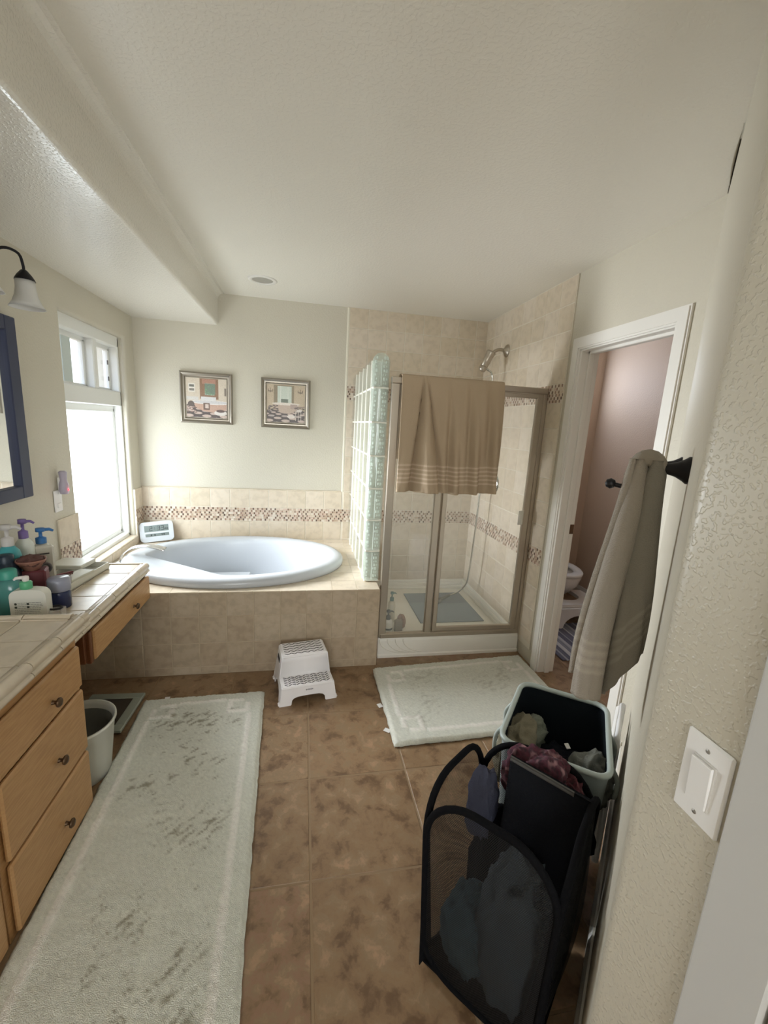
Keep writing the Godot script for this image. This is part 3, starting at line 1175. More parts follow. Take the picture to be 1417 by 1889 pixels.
func make_glass_blocks() -> void:
	var t := Node3D.new()
	t.name = "wall_glass_blocks"
	add_child(t)
	t.set_meta("kind", "structure")
	var x0 := 1.675
	var x1 := 1.782
	var p := 0.2055
	var y0 := DK + 0.006
	var mo := mb()
	var g := 0.011
	for j in range(0, 7):
		bb(mo, x0 + 0.006, x1 - 0.006, y0 + j * p - g / 2 + (0.004 if j == 0 else 0.0), y0 + j * p + g / 2, 0.006, 1.055, 0.002)
	for i in range(0, 6):
		bb(mo, x0 - 0.001, x1 + 0.001, y0, y0 + 7 * p - 0.045, maxf(0.006, i * 0.198 - 0.002), i * 0.198 + 0.005, 0.001)
	obj("mortar", mo, M.mortar, t)
	for j in 7:
		for i in 5:
			# two ribbed faces with a hollow between them
			var st := mb()
			var za := i * 0.198 + 0.006
			var zb := (i + 1) * 0.198 - 0.003
			var ya := y0 + j * p + g / 2
			var yb := y0 + (j + 1) * p - g / 2
			var topmost := j == 6
			if topmost:
				yb -= 0.055
			st.set_smooth_group(0)
			var n := 20
			var f := func(k: int, s: int, y: float) -> Vector3:
				var u := float(k) / n
				var e := minf(u, 1.0 - u)
				var d := 0.004 * (1.0 - smoothstep(0.0, 0.06, e)) + 0.0022 * (0.5 - 0.5 * cos(u * TAU * 4.0))
				return Vector3(x0 + d if s < 0 else x1 - d, y, lerpf(za, zb, u))
			for s in [-1, 1]:
				for k in n:
					qo(st, f.call(k, s, ya), f.call(k + 1, s, ya), f.call(k + 1, s, yb), f.call(k, s, yb), Vector3((x0 + x1) / 2, (ya + yb) / 2, f.call(k, s, ya).z))
			if topmost:   # the rounded cap of the top course
				for q in 10:
					var a0 := PI * q / 10.0
					var a1 := PI * (q + 1) / 10.0
					var hw := (x1 - x0) / 2
					var cx := (x0 + x1) / 2
					for k in 4:
						var za2 := lerpf(za, zb, k / 4.0)
						var zb2 := lerpf(za, zb, (k + 1) / 4.0)
						quad(st, Vector3(cx + hw * cos(a0), yb + 0.055 * sin(a0), zb2), Vector3(cx + hw * cos(a0), yb + 0.055 * sin(a0), za2), Vector3(cx + hw * cos(a1), yb + 0.055 * sin(a1), za2), Vector3(cx + hw * cos(a1), yb + 0.055 * sin(a1), zb2))
			obj("glass_block", st, M.block_pane, t)
		# the rounded end block of this course
		var e := mb()
		var pl := PackedVector2Array([Vector2(x1, 0.998), Vector2(x0, 0.998)])
		for k in 13:
			var a := PI + PI * k / 12.0
			pl.append(Vector2((x0 + x1) / 2 + (x1 - x0) / 2 * cos(a), 1.025 - 0.038 * sin(a)))
		var yb2 := p - g
		if j == 6:
			yb2 -= 0.05
		extrude(e, pl, yb2, Transform3D(Basis(Vector3.RIGHT, Vector3.BACK, Vector3.DOWN), Vector3(0, y0 + j * p + g / 2 + yb2, 0)), true)
		if j == 6:
			heap_dome(e, Vector3((x0 + x1) / 2, y0 + j * p + g / 2 + yb2, 1.026), Vector3((x1 - x0) / 2, 0.056, 0.038))
		obj("end_block", e, M.block_solid, t)
		# white chips that paint the glints of ripples in the hollow end block, with its moulded seam
		var rp := mb()
		for k in 7:
			var yy := y0 + (j + 0.14 + 0.12 * k) * p
			for sx in [-0.030, 0.018, 0.032]:
				var q := 0.5 + 0.5 * sin(k * 2.4 + j * 1.7 + sx * 90.0)
				bx(rp, Vector3((x0 + x1) / 2 + sx + 0.004 * sin(k * 2.4 + j), yy, 1.03), Vector3(0.005 + 0.008 * q, 0.008 + 0.012 * q, 0.008), 0.003)
		obj("painted_glint", rp, M.block_core, t).set_meta("kind", "stuff")
		obj("moulded_seam", box((x0 + x1) / 2 - 0.002, (x0 + x1) / 2 + 0.002, y0 + j * p + 0.012, y0 + (j + 1) * p - 0.012 - (0.03 if j == 6 else 0.0), 1.045, 1.056, 0.001), M.block_core, t)


func heap_dome(st: SurfaceTool, c: Vector3, r: Vector3) -> void:
	st.set_smooth_group(0)
	var f := func(i: int, j: int) -> Vector3:
		var a := TAU * i / 24.0
		var e := PI / 2.0 * j / 8.0
		return c + Vector3(cos(a) * cos(e) * r.x, sin(e) * r.y, sin(a) * cos(e) * r.z)
	for j in 8:
		for i in 24:
			quad(st, f.call(i, j), f.call(i, j + 1), f.call(i + 1, j + 1), f.call(i + 1, j))


func make_shower() -> void:
	var t := thing("shower_pan", "white moulded shower pan with a raised front curb", "shower pan")
	var st := mb()
	bb(st, 1.774, W - 0.004, 0.0, 0.06, 0.006, 1.03)
	obj("pan_floor", st, mat(c8(244, 241, 230), 0.35), t)
	st = mb()
	extrude(st, PackedVector2Array([Vector2(-1.105, 0), Vector2(-1.105, 0.018), Vector2(-1.097, 0.024), Vector2(-1.097, 0.12), Vector2(-1.088, 0.14), Vector2(-1.03, 0.143), Vector2(-0.995, 0.12), Vector2(-0.985, 0.055), Vector2(-0.985, 0)]), W - 0.006 - 1.79, Transform3D(Basis(Vector3(0, 0, -1), Vector3.UP, Vector3.RIGHT), Vector3(1.79, 0, 0)))
	obj("curb", st, mat(c8(246, 243, 235), 0.35), t)
	st = mb()
	for k in 3:
		bb(st, 1.78, W - 0.006, 0.06 + k * 0.028, 0.062 + (k + 1) * 0.028, 0.006, 0.035 - k * 0.007, 0.006)
		bb(st, W - 0.04 + k * 0.008, W - 0.006, 0.06 + k * 0.028, 0.062 + (k + 1) * 0.028, 0.006, 1.0, 0.006)
	obj("flange", st, mat(c8(244, 241, 230), 0.35), t)
	for k in 4:   # the moulded arcs on the curb front
		st = mb()
		var arc := []
		for i in 15:
			var a := PI / 2.0 * i / 14.0
			arc.append(Vector3(1.80 + 0.055 * k + (0.17 - 0.012 * k) * (1.0 - cos(a)), 0.132 - (0.102 - 0.002 * k) * sin(a), 1.0975))
		tube(st, arc, 0.0035, 6)
		obj("moulded_arc", st, mat(c8(238, 234, 224), 0.3), t)
	tag(obj("bath_mat", bumpy_mat(2.19, 2.715, 0.06, 0.16, 0.74), mat(c8(138, 150, 160), 0.7)), "blue-grey textured rubber mat on the shower floor", "mat")
	# ---- enclosure
	var e := thing("shower_enclosure", "framed glass shower enclosure with a fixed panel and a hinged door", "shower door")
	var z0 := 1.065
	var z1 := 1.1
	obj("header", box(1.785, W - 0.012, 1.798, 1.836, z0 - 0.005, z1 + 0.005, 0.004), M.nickel, e)
	obj("bottom_track", box(1.80, W - 0.012, 0.143, 0.175, z0, z1 + 0.004, 0.004), M.nickel, e)
	obj("wall_jamb", box(1.788, 1.838, 0.15, 1.80, z0, z1, 0.004), M.nickel, e)
	obj("wall_jamb", box(2.782, W - 0.012, 0.15, 1.80, z0, z1, 0.004), M.nickel, e)
	obj("post", box(2.106, 2.152, 0.16, 1.80, z0, z1, 0.004), M.nickel, e)
	obj("fixed_pane", box(1.83, 2.11, 0.17, 1.80, 1.08, 1.085), M.glass, e)
	var d := obj("door", box(2.185, 2.742, 0.205, 1.775, 1.088, 1.093), M.glass, e)
	obj("stile", box(2.158, 2.190, 0.18, 1.795, 1.078, 1.106, 0.004), M.nickel, d)
	obj("stile", box(2.737, 2.776, 0.18, 1.795, 1.078, 1.106, 0.004), M.nickel, d)
	obj("rail", box(2.158, 2.776, 0.18, 0.212, 1.08, 1.104, 0.004), M.nickel, d)
	obj("rail", box(2.158, 2.776, 1.768, 1.795, 1.08, 1.104, 0.004), M.nickel, d)
	st = box(2.706, 2.732, 0.945, 1.04, 1.104, 1.118, 0.003)
	bb(st, 2.694, 2.712, 0.945, 1.04, 1.114, 1.12, 0.002)
	obj("pull", st, mat(c8(232, 230, 224), 0.2, 0.6), d)
	# ---- shower head on its arm
	var hd := thing("hand_shower", "brushed nickel shower head with a hand-shower hose on the tiled right wall", "shower head", Vector3(W - 0.01, 2.167, 0.432))
	st = mb()
	lathe(st, [Vector2(0, 0.03), Vector2(0.016, 0.03), Vector2(0.022, 0.022), Vector2(0.042, 0.01), Vector2(0.047, 0.003), Vector2(0.047, 0)], 28, Transform3D(Basis(Vector3.BACK, PI / 2.0), Vector3.ZERO))
	obj("flange", st, M.nickel, hd)
	st = mb()
	tube(st, curve([Vector3(-0.01, 0, 0), Vector3(-0.06, 0.004, 0), Vector3(-0.095, -0.008, 0), Vector3(-0.125, -0.036, 0)], 14), 0.0125, 12)
	obj("arm", st, M.nickel, hd)
	st = mb()
	var ax := Transform3D(Basis(Vector3.BACK, -0.42), Vector3(-0.135, -0.03, 0.005))
	lathe(st, [Vector2(0, 0.012), Vector2(0.036, 0.01), Vector2(0.038, 0.0), Vector2(0.034, -0.006), Vector2(0.031, -0.03), Vector2(0.029, -0.11), Vector2(0, -0.112)], 24, ax)
	obj("holder", st, M.nickel, hd)
	st = mb()
	lathe(st, [Vector2(0, -0.10), Vector2(0.024, -0.105), Vector2(0.03, -0.125), Vector2(0.024, -0.145), Vector2(0, -0.152)], 20, ax)
	obj("swivel_ball", st, M.nickel, hd)
	st = mb()
	var hp := curve([ax * Vector3(0.01, -0.115, 0), ax * Vector3(0.05, -0.115, 0), Vector3(-0.105, -0.18, 0.005), Vector3(-0.098, -0.26, 0.005), Vector3(-0.10, -0.9, 0.0), Vector3(-0.11, -1.6, -0.02), Vector3(-0.12, -1.93, -0.06), Vector3(-0.17, -2.02, -0.10), Vector3(-0.24, -2.06, -0.12)], 60)
	tube(st, hp, 0.0075, 8)
	obj("hose", st, M.chrome, hd)
	st = mb()
	tube(st, [Vector3(-0.24, -2.06, -0.12), Vector3(-0.31, -2.075, -0.09), Vector3(-0.35, -2.08, -0.075)], [0.011, 0.014, 0.02], 12)
	lathe(st, [Vector2(0, 0.016), Vector2(0.04, 0.012), Vector2(0.046, 0), Vector2(0.043, -0.014), Vector2(0, -0.018)], 24, Transform3D(Basis(), Vector3(-0.38, -2.08, -0.065)))
	obj("hand_spray", st, mat(c8(120, 124, 124), 0.35, 0.5), hd)
	var v := thing("shower_valve", "round chrome shower valve plate on the right wall behind the towel edge", "valve", Vector3(W - 0.011, 1.133, 0.454))
	st = mb()
	lathe(st, [Vector2(0, 0.022), Vector2(0.04, 0.02), Vector2(0.07, 0.012), Vector2(0.086, 0.003), Vector2(0.086, 0)], 36, Transform3D(Basis(Vector3.BACK, PI / 2.0), Vector3.ZERO))
	obj("plate", st, M.chrome, v)
	st = mb()
	tube(st, [Vector3(-0.015, 0, 0), Vector3(-0.06, 0, 0)], 0.018, 14)
	tube(st, [Vector3(-0.05, 0, 0), Vector3(-0.055, -0.075, 0.03)], [0.012, 0.007], 10)
	obj("lever", st, M.chrome, v)
	# ---- bottles on the pan
	var b := thing("shampoo_bottle", "squat white bottle with a black pump at the front of the shower pan", "bottle", Vector3(1.905, 0.06, 0.86))
	pump_bottle(b, 0.034, 0.105, mat(c8(226, 224, 216), 0.4), mat(c8(34, 34, 36), 0.45), 0.07)
	st = mb()
	lathe(st, [Vector2(0.0346, 0.03), Vector2(0.0346, 0.045)], 20)
	obj("dark_label", st, mat(c8(60, 62, 60), 0.5), b)
	b = thing("body_wash_bottle", "tall pale bottle with a teal pump, second bottle in the shower", "bottle", Vector3(1.965, 0.06, 0.68))
	pump_bottle(b, 0.03, 0.17, mat(c8(206, 200, 180), 0.4), mat(c8(86, 130, 130), 0.45), 0.07)
	b = thing("soap_block", "grey-brown soap block standing beside the white shampoo bottle", "soap", Vector3(1.985, 0.06, 0.85))
	st = mb()
	bx(st, Vector3(0, 0.045, 0), Vector3(0.06, 0.09, 0.04), 0.008)
	obj("block", st, mat(c8(128, 112, 98), 0.6), b)
	b = thing("reflection_lump", "reddish brown lump standing in for a reflection behind the grey-brown soap block", "reflection_lump", Vector3(2.02, 0.06, 0.79))  # lump added in place of a reddish reflection
	st = mb()
	heap(st, Vector3(0, 0.045, 0), Vector3(0.028, 0.05, 0.026), 5, 0.35)
	obj("net", st, mat(c8(150, 108, 94), 0.9), b)


func bumpy_mat(x0: float, x1: float, y: float, z0: float, z1: float) -> SurfaceTool:
	var st := mb()
	thick(st, 90, 100, func(u: float, v: float) -> Vector3: return Vector3(lerpf(x0, x1, u), y + 0.005 + 0.0016 * sin(u * TAU * 22) * sin(v * TAU * 26), lerpf(z0, z1, v)), -0.006)
	return st


func pump_bottle(t: Node3D, r: float, h: float, body: Material, top: Material, ph := 0.06, squash := Vector2.ONE) -> void:
	var st := mb()
	lathe(st, [Vector2(0, 0), Vector2(r * 0.92, 0), Vector2(r, 0.006), Vector2(r, h * 0.8), Vector2(r * 0.9, h * 0.9), Vector2(r * 0.55, h * 0.98), Vector2(r * 0.42, h), Vector2(r * 0.42, h + 0.008)], 28, Transform3D(), squash)
	obj("body", st, body, t)
	st = mb()
	var c := r * 0.5
	lathe(st, [Vector2(c, h), Vector2(c, h + ph * 0.36), Vector2(c * 0.5, h + ph * 0.42), Vector2(c * 0.34, h + ph * 0.45), Vector2(c * 0.34, h + ph * 0.75), Vector2(c * 0.9, h + ph * 0.78), Vector2(c * 0.85, h + ph), Vector2(0, h + ph)], 20)
	tube(st, [Vector3(0, h + ph * 0.88, 0), Vector3(c * 1.6, h + ph * 0.88, 0), Vector3(c * 2.3, h + ph * 0.76, 0)], [c * 0.4, c * 0.36, c * 0.26], 8)
	obj("pump", st, top, t)


func cap_bottle(t: Node3D, r: float, h: float, body: Material, top: Material, ch := 0.03, squash := Vector2.ONE, neck := 0.5) -> void:
	var st := mb()
	lathe(st, [Vector2(0, 0), Vector2(r * 0.92, 0), Vector2(r, 0.006), Vector2(r, h * 0.72), Vector2(r * 0.92, h * 0.84), Vector2(r * (neck + 0.12), h * 0.96), Vector2(r * neck, h), Vector2(r * neck, h + 0.004)], 28, Transform3D(), squash)
	obj("body", st, body, t)
	st = mb()
	lathe(st, [Vector2(r * (neck + 0.08), h), Vector2(r * (neck + 0.08), h + ch - 0.004), Vector2(r * neck, h + ch), Vector2(0, h + ch)], 24)
	obj("cap", st, top, t)


# ------------------------------------------------------------------ vanity
func vcap(st: SurfaceTool, len: float, t: Transform3D) -> void:
	# front edge trim of a tiled counter: a raised roll over a smaller roll; x outward, y up, pulled along z
	var p := PackedVector2Array([Vector2(-0.045, -0.008), Vector2(-0.045, 0.002)])
	for k in 9:
		var a := PI * 0.86 - PI * 1.12 * k / 8.0
		p.append(Vector2(-0.018 + 0.018 * cos(a), -0.010 + 0.018 * sin(a)))
	p.append(Vector2(-0.006, -0.024))
	for k in 5:
		var a := PI * 0.5 - PI * k / 4.0
		p.append(Vector2(-0.008 + 0.009 * cos(a), -0.036 + 0.010 * sin(a)))
	p.append(Vector2(-0.02, -0.048))
	p.append(Vector2(-0.03, -0.048))
	p.append(Vector2(-0.03, -0.008))
	extrude(st, p, len, t, true)


func knob(parent: Node, at: Vector3) -> void:
	var st := mb()
	lathe(st, [Vector2(0.008, 0), Vector2(0.006, 0.006), Vector2(0.006, 0.013), Vector2(0.015, 0.017), Vector2(0.016, 0.022), Vector2(0.011, 0.027), Vector2(0, 0.028)], 20, Transform3D(Basis(Vector3.BACK, -PI / 2.0), at))
	obj("knob", st, M.bronze, parent)


func make_vanity() -> void:
	var X := Vector3.RIGHT
	var Y := Vector3.UP
	var Z := Vector3.BACK
	var ctile: Array = M.tiles
	var fx := 0.478
	# bank of three drawers
	var c := thing("vanity_cabinet", "maple vanity cabinet with three stacked drawers between the knee space and the viewer", "cabinet")
	obj("body", box(0.003, fx - 0.018, 0.0, 0.752, 2.062, 2.545, 0.002), M.wood, c)
	for y in [[0.532, 0.694], [0.268, 0.518], [0.018, 0.254]]:
		var d := obj("drawer", box(fx - 0.017, fx, y[0], y[1], 2.074, 2.528, 0.006), M.wood, c)
		knob(d, Vector3(fx, (y[0] + y[1]) / 2.0 - 0.02, 2.265))
	var c2 := thing("vanity_cabinet", "maple sink cabinet with a door at the near left edge of the picture", "cabinet")
	obj("body", box(0.003, fx - 0.018, 0.0, 0.752, 2.55, 3.7, 0.002), M.wood, c2)
	for z in [[2.575, 3.10], [3.115, 3.66]]:
		var d := obj("door", box(fx - 0.017, fx, 0.03, 0.69, z[0], z[1], 0.006), M.wood, c2)
		knob(d, Vector3(fx, 0.6, z[1] - 0.05 if z[0] < 3.0 else z[0] + 0.05))
	# the higher counter over the cabinets
	var k := thing("tiled_countertop", "higher near countertop of cream tiles with a rolled tile edge over the drawers", "countertop")
	var yt := 0.805
	obj("substrate", box(0.0, fx + 0.004, 0.753, yt - 0.004, 2.066, 3.7), M.counter_grout, k)
	var zs := [2.092]
	while zs[-1] < 3.6:
		zs.append(zs[-1] + 0.152)
	tiles(k, Vector3(0, yt - 0.008, 0), X, -Z, [0.004, 0.158, 0.312, 0.466], neg(zs), ctile, 0.008, 0.0035)
	for i in zs.size() - 1:
		var st := mb()
		vcap(st, 0.149, Transform3D(Basis(X, Y, Z), Vector3(0.513, yt + 0.002, zs[i] + 0.0015)))
		obj("edge_tile", st, ctile[i % 3], k)
	for i in 3:
		var st := mb()
		vcap(st, 0.149, Transform3D(Basis(-Z, Y, X), Vector3(0.006 + i * 0.153, yt + 0.002, 2.052)))
		obj("edge_tile", st, ctile[(i + 1) % 3], k)
	var cs := mb()
	vcap(cs, 0.036, Transform3D(Basis(X, Y, Z), Vector3(0.513, yt + 0.002, 2.056)))
	obj("edge_tile", cs, ctile[0], k)
	# the lower make-up counter
	var m := thing("tiled_countertop", "lower make-up countertop of tiles beside the tub, crowded with bottles", "countertop")
	var ym := 0.712
	obj("substrate", box(0.0, 0.402, 0.66, ym - 0.004, 1.20, 2.056), M.counter_grout, m)
	var zm := [1.212, 1.352, 1.504, 1.656, 1.808, 1.96, 2.056]
	tiles(m, Vector3(0, ym - 0.008, 0), X, -Z, [0.012, 0.09, 0.24, 0.39], neg(zm), ctile, 0.008, 0.0035)
	for i in zm.size() - 1:
		var st := mb()
		vcap(st, zm[i + 1] - zm[i] - 0.003, Transform3D(Basis(X, Y, Z), Vector3(0.438, ym + 0.002, zm[i] + 0.0015)))
		obj("edge_tile", st, ctile[(i + 2) % 3], m)
	obj("end_strip", box(0.0, 0.41, 0.66, ym + 0.004, 1.192, 1.21, 0.004), ctile[1], m)
	var dr := thing("makeup_vanity", "shallow maple drawer hung under the lower make-up counter above the knee space", "drawer")
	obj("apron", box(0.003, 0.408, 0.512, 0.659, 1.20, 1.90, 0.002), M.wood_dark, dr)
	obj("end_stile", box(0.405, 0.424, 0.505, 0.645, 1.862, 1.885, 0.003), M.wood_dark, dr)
	var f := obj("drawer_front", box(0.409, 0.43, 0.508, 0.643, 1.20, 1.858, 0.006), M.wood, dr)
	knob(f, Vector3(0.43, 0.565, 1.44))


# ------------------------------------------------------------------ rugs
func rug(called: String, label: String, quad4: Array, sd: int, stain: float) -> Node3D:
	# quad4: far left, far right, near right, near left (x, z)
	var t := thing(called, label, "rug", Vector3.ZERO, 0.0, "shaggy white bath rugs")
	var n1 := noise(9.0, sd, FastNoiseLite.TYPE_SIMPLEX_SMOOTH, 2)
	var n2 := noise(70.0, sd + 1, FastNoiseLite.TYPE_SIMPLEX, 2)
	var n3 := noise(2.6, sd + 2, FastNoiseLite.TYPE_SIMPLEX_SMOOTH, 3)
	var n4 := noise(26.0, sd + 3, FastNoiseLite.TYPE_SIMPLEX_SMOOTH, 4)
	var wide: float = quad4[0].distance_to(quad4[1])
	var long: float = quad4[0].distance_to(quad4[3])
	var at := func(u: float, v: float) -> Vector2: return quad4[0].lerp(quad4[1], u).lerp(quad4[3].lerp(quad4[2], u), v)
	# raised border with a square knot in each corner; returns 0..1
	var border := func(u: float, v: float) -> float:
		var a := minf(u, 1.0 - u) * wide
		var b := minf(v, 1.0 - v) * long
		var line := func(d: float) -> float: return 1.0 - smoothstep(0.008, 0.016, absf(d))
		var r := 0.0
		if a > 0.055 and b > 0.055:
			if b > 0.19 or a > 0.19:
				r = maxf(line.call(a - 0.07) if b > 0.17 else 0.0, line.call(b - 0.07) if a > 0.17 else 0.0)
			var k := maxf(absf(a - 0.125), absf(b - 0.125))
			r = maxf(r, line.call(k - 0.045))
			if a < 0.17 and b < 0.17 and (absf(a - 0.08) < 0.02 and absf(b - 0.08) < 0.02):
				r = 0.0
		return r
	var st := mb()
	var nu := int(wide / 0.0075)
	var nv := int(long / 0.0075)
	var hgt := func(u: float, v: float) -> float:
		var p: Vector2 = at.call(u, v)
		var e := minf(minf(u, 1.0 - u) * wide, minf(v, 1.0 - v) * long)
		var h: float = 0.020 * smoothstep(-0.004, 0.018, e) + 0.004 * border.call(u, v)
		return 0.004 + h + 0.0022 * n2.get_noise_2dv(p) + 0.0022 * n1.get_noise_2dv(p)
	var base := lin(232, 232, 220)
	var pale := lin(252, 248, 240)
	var dirt := lin(158, 152, 132)
	var colr := func(u: float, v: float) -> Color:
		var p: Vector2 = at.call(u, v)
		var c := base.lerp(pale, 0.9 * border.call(u, v))
		# trodden patches where the pile has turned dark, drawn out along one direction
		var q := Vector2(p.x * 0.8 - p.y * 0.6, p.x * 0.6 + p.y * 0.8)
		var s := n3.get_noise_2d(p.x, p.y) * 0.55 + n4.get_noise_2d(q.x * 0.5, q.y * 1.5) * 0.8
		var e := minf(minf(u, 1.0 - u) * wide, minf(v, 1.0 - v) * long)
		var k := smoothstep(0.22, 0.62, s) * smoothstep(0.04, 0.16, e) * stain
		c = c.lerp(dirt, clampf(k, 0.0, 0.85))
		return c * (1.0 + 0.10 * n2.get_noise_2dv(p))
	thick(st, nu, nv, func(u: float, v: float) -> Vector3:
		var p: Vector2 = at.call(u, v)
		var w := 0.004 * n1.get_noise_2dv(p * 1.4)
		return Vector3(p.x + w, hgt.call(u, v), p.y + w), 0.003, colr)
	obj("pile", st, M.rug, t)
	return t


func rug_tag(t: Node3D, x: float, z: float, turn: float) -> void:
	var st := mb()
	bx(st, Vector3.ZERO, Vector3(0.026, 0.002, 0.034), 0.0005, Transform3D(Basis(Vector3.UP, turn), Vector3(x, 0.004, z)))
	obj("care_tag", st, M.plastic, t)


func make_rugs() -> void:
	var a := rug("bath_rug", "long stained white shag bath rug running along the vanity drawers", [Vector2(0.452, 1.435), Vector2(1.078, 1.415), Vector2(1.145, 3.10), Vector2(0.49, 3.10)], 11, 1.0)
	rug_tag(a, 0.56, 1.418, 0.1)
	var b := rug("bath_rug", "small white shag bath rug lying in front of the shower curb", [Vector2(1.735, 1.245), Vector2(2.795, 1.175), Vector2(2.80, 1.90), Vector2(1.738, 1.922)], 31, 0.35)
	rug_tag(b, 1.722, 1.60, 0.3)
	rug_tag(b, 1.725, 1.80, 0.9)


# ------------------------------------------------------------------ laundry
func make_hamper_and_basket() -> void:
	var Y := Vector3.UP
	# mesh cloth of the pop-up hamper
	var im := Image.create(32, 32, false, Image.FORMAT_RGBA8)
	for y in 32:
		for x in 32:
			var u := fposmod(x / 16.0 + (0.5 if y >= 16 else 0.0), 1.0) - 0.5
			var v := fposmod(y / 16.0, 1.0) - 0.5
			im.set_pixel(x, y, Color(0.07, 0.07, 0.075, 0.0 if u * u + v * v < 0.155 else 1.0))
	var net := mat(Color.WHITE, 0.7)
	net.albedo_texture = ImageTexture.create_from_image(im)
	net.transparency = BaseMaterial3D.TRANSPARENCY_ALPHA_SCISSOR
	net.alpha_scissor_threshold = 0.5
	var binding := cloth(c8(20, 20, 22), 0.1, 4.0)
	var h := 0.62
	# corners of base and rim (x, z): left, back, right, front
	var lo := [Vector2(1.645, 2.765), Vector2(1.868, 2.605), Vector2(2.09, 2.80), Vector2(1.855, 3.005)]
	var hi := [Vector2(1.605, 2.785), Vector2(1.845, 2.605), Vector2(2.095, 2.815), Vector2(1.845, 3.035)]
	var t := thing("mesh_laundry_hamper", "black pop-up mesh laundry hamper with arched sides in front of the grey basket", "hamper")
	for s in 4:
		var a0: Vector2 = lo[s]
		var b0: Vector2 = lo[(s + 1) % 4]
		var a1: Vector2 = hi[s]
		var b1: Vector2 = hi[(s + 1) % 4]
		var out := ((b0 - a0).orthogonal()).normalized()
		if out.dot((a0 + b0) / 2.0 - (lo[0] + lo[2]) / 2.0) < 0.0:
			out = -out
		var pt := func(u: float, v: float) -> Vector3:
			var p := a0.lerp(b0, u).lerp(a1.lerp(b1, u), v)
			var bulge := (0.008 if s == 1 else 0.03) * sin(PI * v) * sin(PI * u)
			p += out * bulge
			return Vector3(p.x, 0.01 + h * v, p.y)
		# rounded rectangle of the spring wire in (u, v)
		var ring := []
		var rr := Vector2(0.38, 0.26)
		for q in 4:
			for i in 9:
				var g := PI / 2.0 * (q + i / 8.0)
				var c := Vector2([1.0 - rr.x, rr.x, rr.x, 1.0 - rr.x][q], [1.0 - rr.y, 1.0 - rr.y, rr.y * 0.6, rr.y * 0.6][q])
				ring.append(c + Vector2(cos(g) * rr.x, sin(g) * (rr.y if q < 2 else rr.y * 0.6)))
		var inside := PackedVector2Array(ring)
		var st := mb()
		var nu := 14
		var nv := 20
		st.set_smooth_group(0)
		for j in nv:
			for i in nu:
				var cell := PackedVector2Array([Vector2(float(i) / nu, float(j) / nv), Vector2(float(i + 1) / nu, float(j) / nv), Vector2(float(i + 1) / nu, float(j + 1) / nv), Vector2(float(i) / nu, float(j + 1) / nv)])
				for piece in Geometry2D.intersect_polygons(cell, inside):
					var ix := Geometry2D.triangulate_polygon(piece)
					for k in ix.size():
						var w: Vector2 = piece[ix[k]]
						st.set_uv(Vector2(w.x * 42.0, w.y * 78.0))
						st.add_vertex(pt.call(w.x, w.y))
		st.set_uv(Vector2.ZERO)
		obj("mesh_panel", st, net, t)
		st = mb()
		var loop := []
		for k in ring.size() + 1:
			loop.append(pt.call(ring[k % ring.size()].x, ring[k % ring.size()].y))
		tube(st, loop, 0.0095, 8)
		obj("wire_hoop", st, binding, t)
		# strap of cloth up each corner
		st = mb()
		thick(st, 2, 14, func(u: float, v: float) -> Vector3:
			var p: Vector3 = pt.call(0.0, 0.0 + 0.76 * v)
			var q := Vector3(b0.x - a0.x, 0, b0.y - a0.y).normalized()
			return p + q * (u - 0.3) * 0.055 * (1.0 - 0.6 * v), 0.003)
		obj("corner_strap", st, binding, t)
	var fl := mb()
	extrude(fl, PackedVector2Array([lo[0], lo[1], lo[2], lo[3]]), 0.008, Transform3D(Basis(Vector3.RIGHT, Vector3.BACK, Vector3.DOWN), Vector3(0, 0.012, 0)))
	obj("base_cloth", fl, binding, t)
	# what lies in the hamper
	var g := "clothes in the black mesh hamper"
	var dk := cloth(c8(34, 40, 46), 0.2, 2.0)
	var st := mb()
	heap(st, Vector3(1.775, 0.125, 2.785), Vector3(0.062, 0.115, 0.07), 3, 0.32, 0.6, 1.1)
	tag(obj("crumpled_shirt", st, cloth(c8(76, 92, 98), 0.2, 2.0)), "crumpled dark teal shirt low in the left corner of the mesh hamper", "shirt", g)
	st = mb()
	heap(st, Vector3(1.855, 0.21, 2.868), Vector3(0.08, 0.21, 0.08), 8, 0.3, 0.75, 1.0)
	tag(obj("crumpled_jacket", st, cloth(c8(80, 88, 93), 0.2, 2.0)), "crumpled slate-grey jacket, the large heap at the front of the mesh hamper", "jacket", g)
	st = mb()
	heap(st, Vector3(1.985, 0.18, 2.80), Vector3(0.07, 0.20, 0.07), 14, 0.3, 0.75, 1.1)
	tag(obj("crumpled_sweater", st, cloth(c8(66, 72, 76), 0.2, 2.0)), "crumpled charcoal sweater at the wall side of the mesh hamper", "sweater", g)
	st = mb()
	heap(st, Vector3(1.875, 0.2, 2.71), Vector3(0.07, 0.22, 0.075), 17, 0.2, 0.75)
	tag(obj("crumpled_leggings", st, cloth(c8(20, 20, 24), 0.2, 2.0)), "crumpled black leggings under the folded jeans in the mesh hamper", "leggings", g)
	# jeans hung on edge over the back of the hamper, hem upward
	st = mb()
	var dirv := Vector3(0.77, 0, 0.637)
	var nrm := Vector3(-0.637, 0, 0.77)
	var o := Vector3(1.858, 0.675, 2.745)
	thick(st, 26, 30, func(u: float, v: float) -> Vector3:
		return o + dirv * (0.205 * u) + nrm * (0.012 + 0.018 * sin(u * 9.0 + v * 2.0) * v + 0.06 * v * v * 0.6) - Y * (0.42 * v + 0.09 * u * 0.4), 0.012)
	tag(obj("dark_jeans", st, cloth(c8(30, 31, 35), 0.25, 2.0)), "near-black jeans standing on edge in the hamper with a grey stitched hem", "jeans", g)
	st = mb()
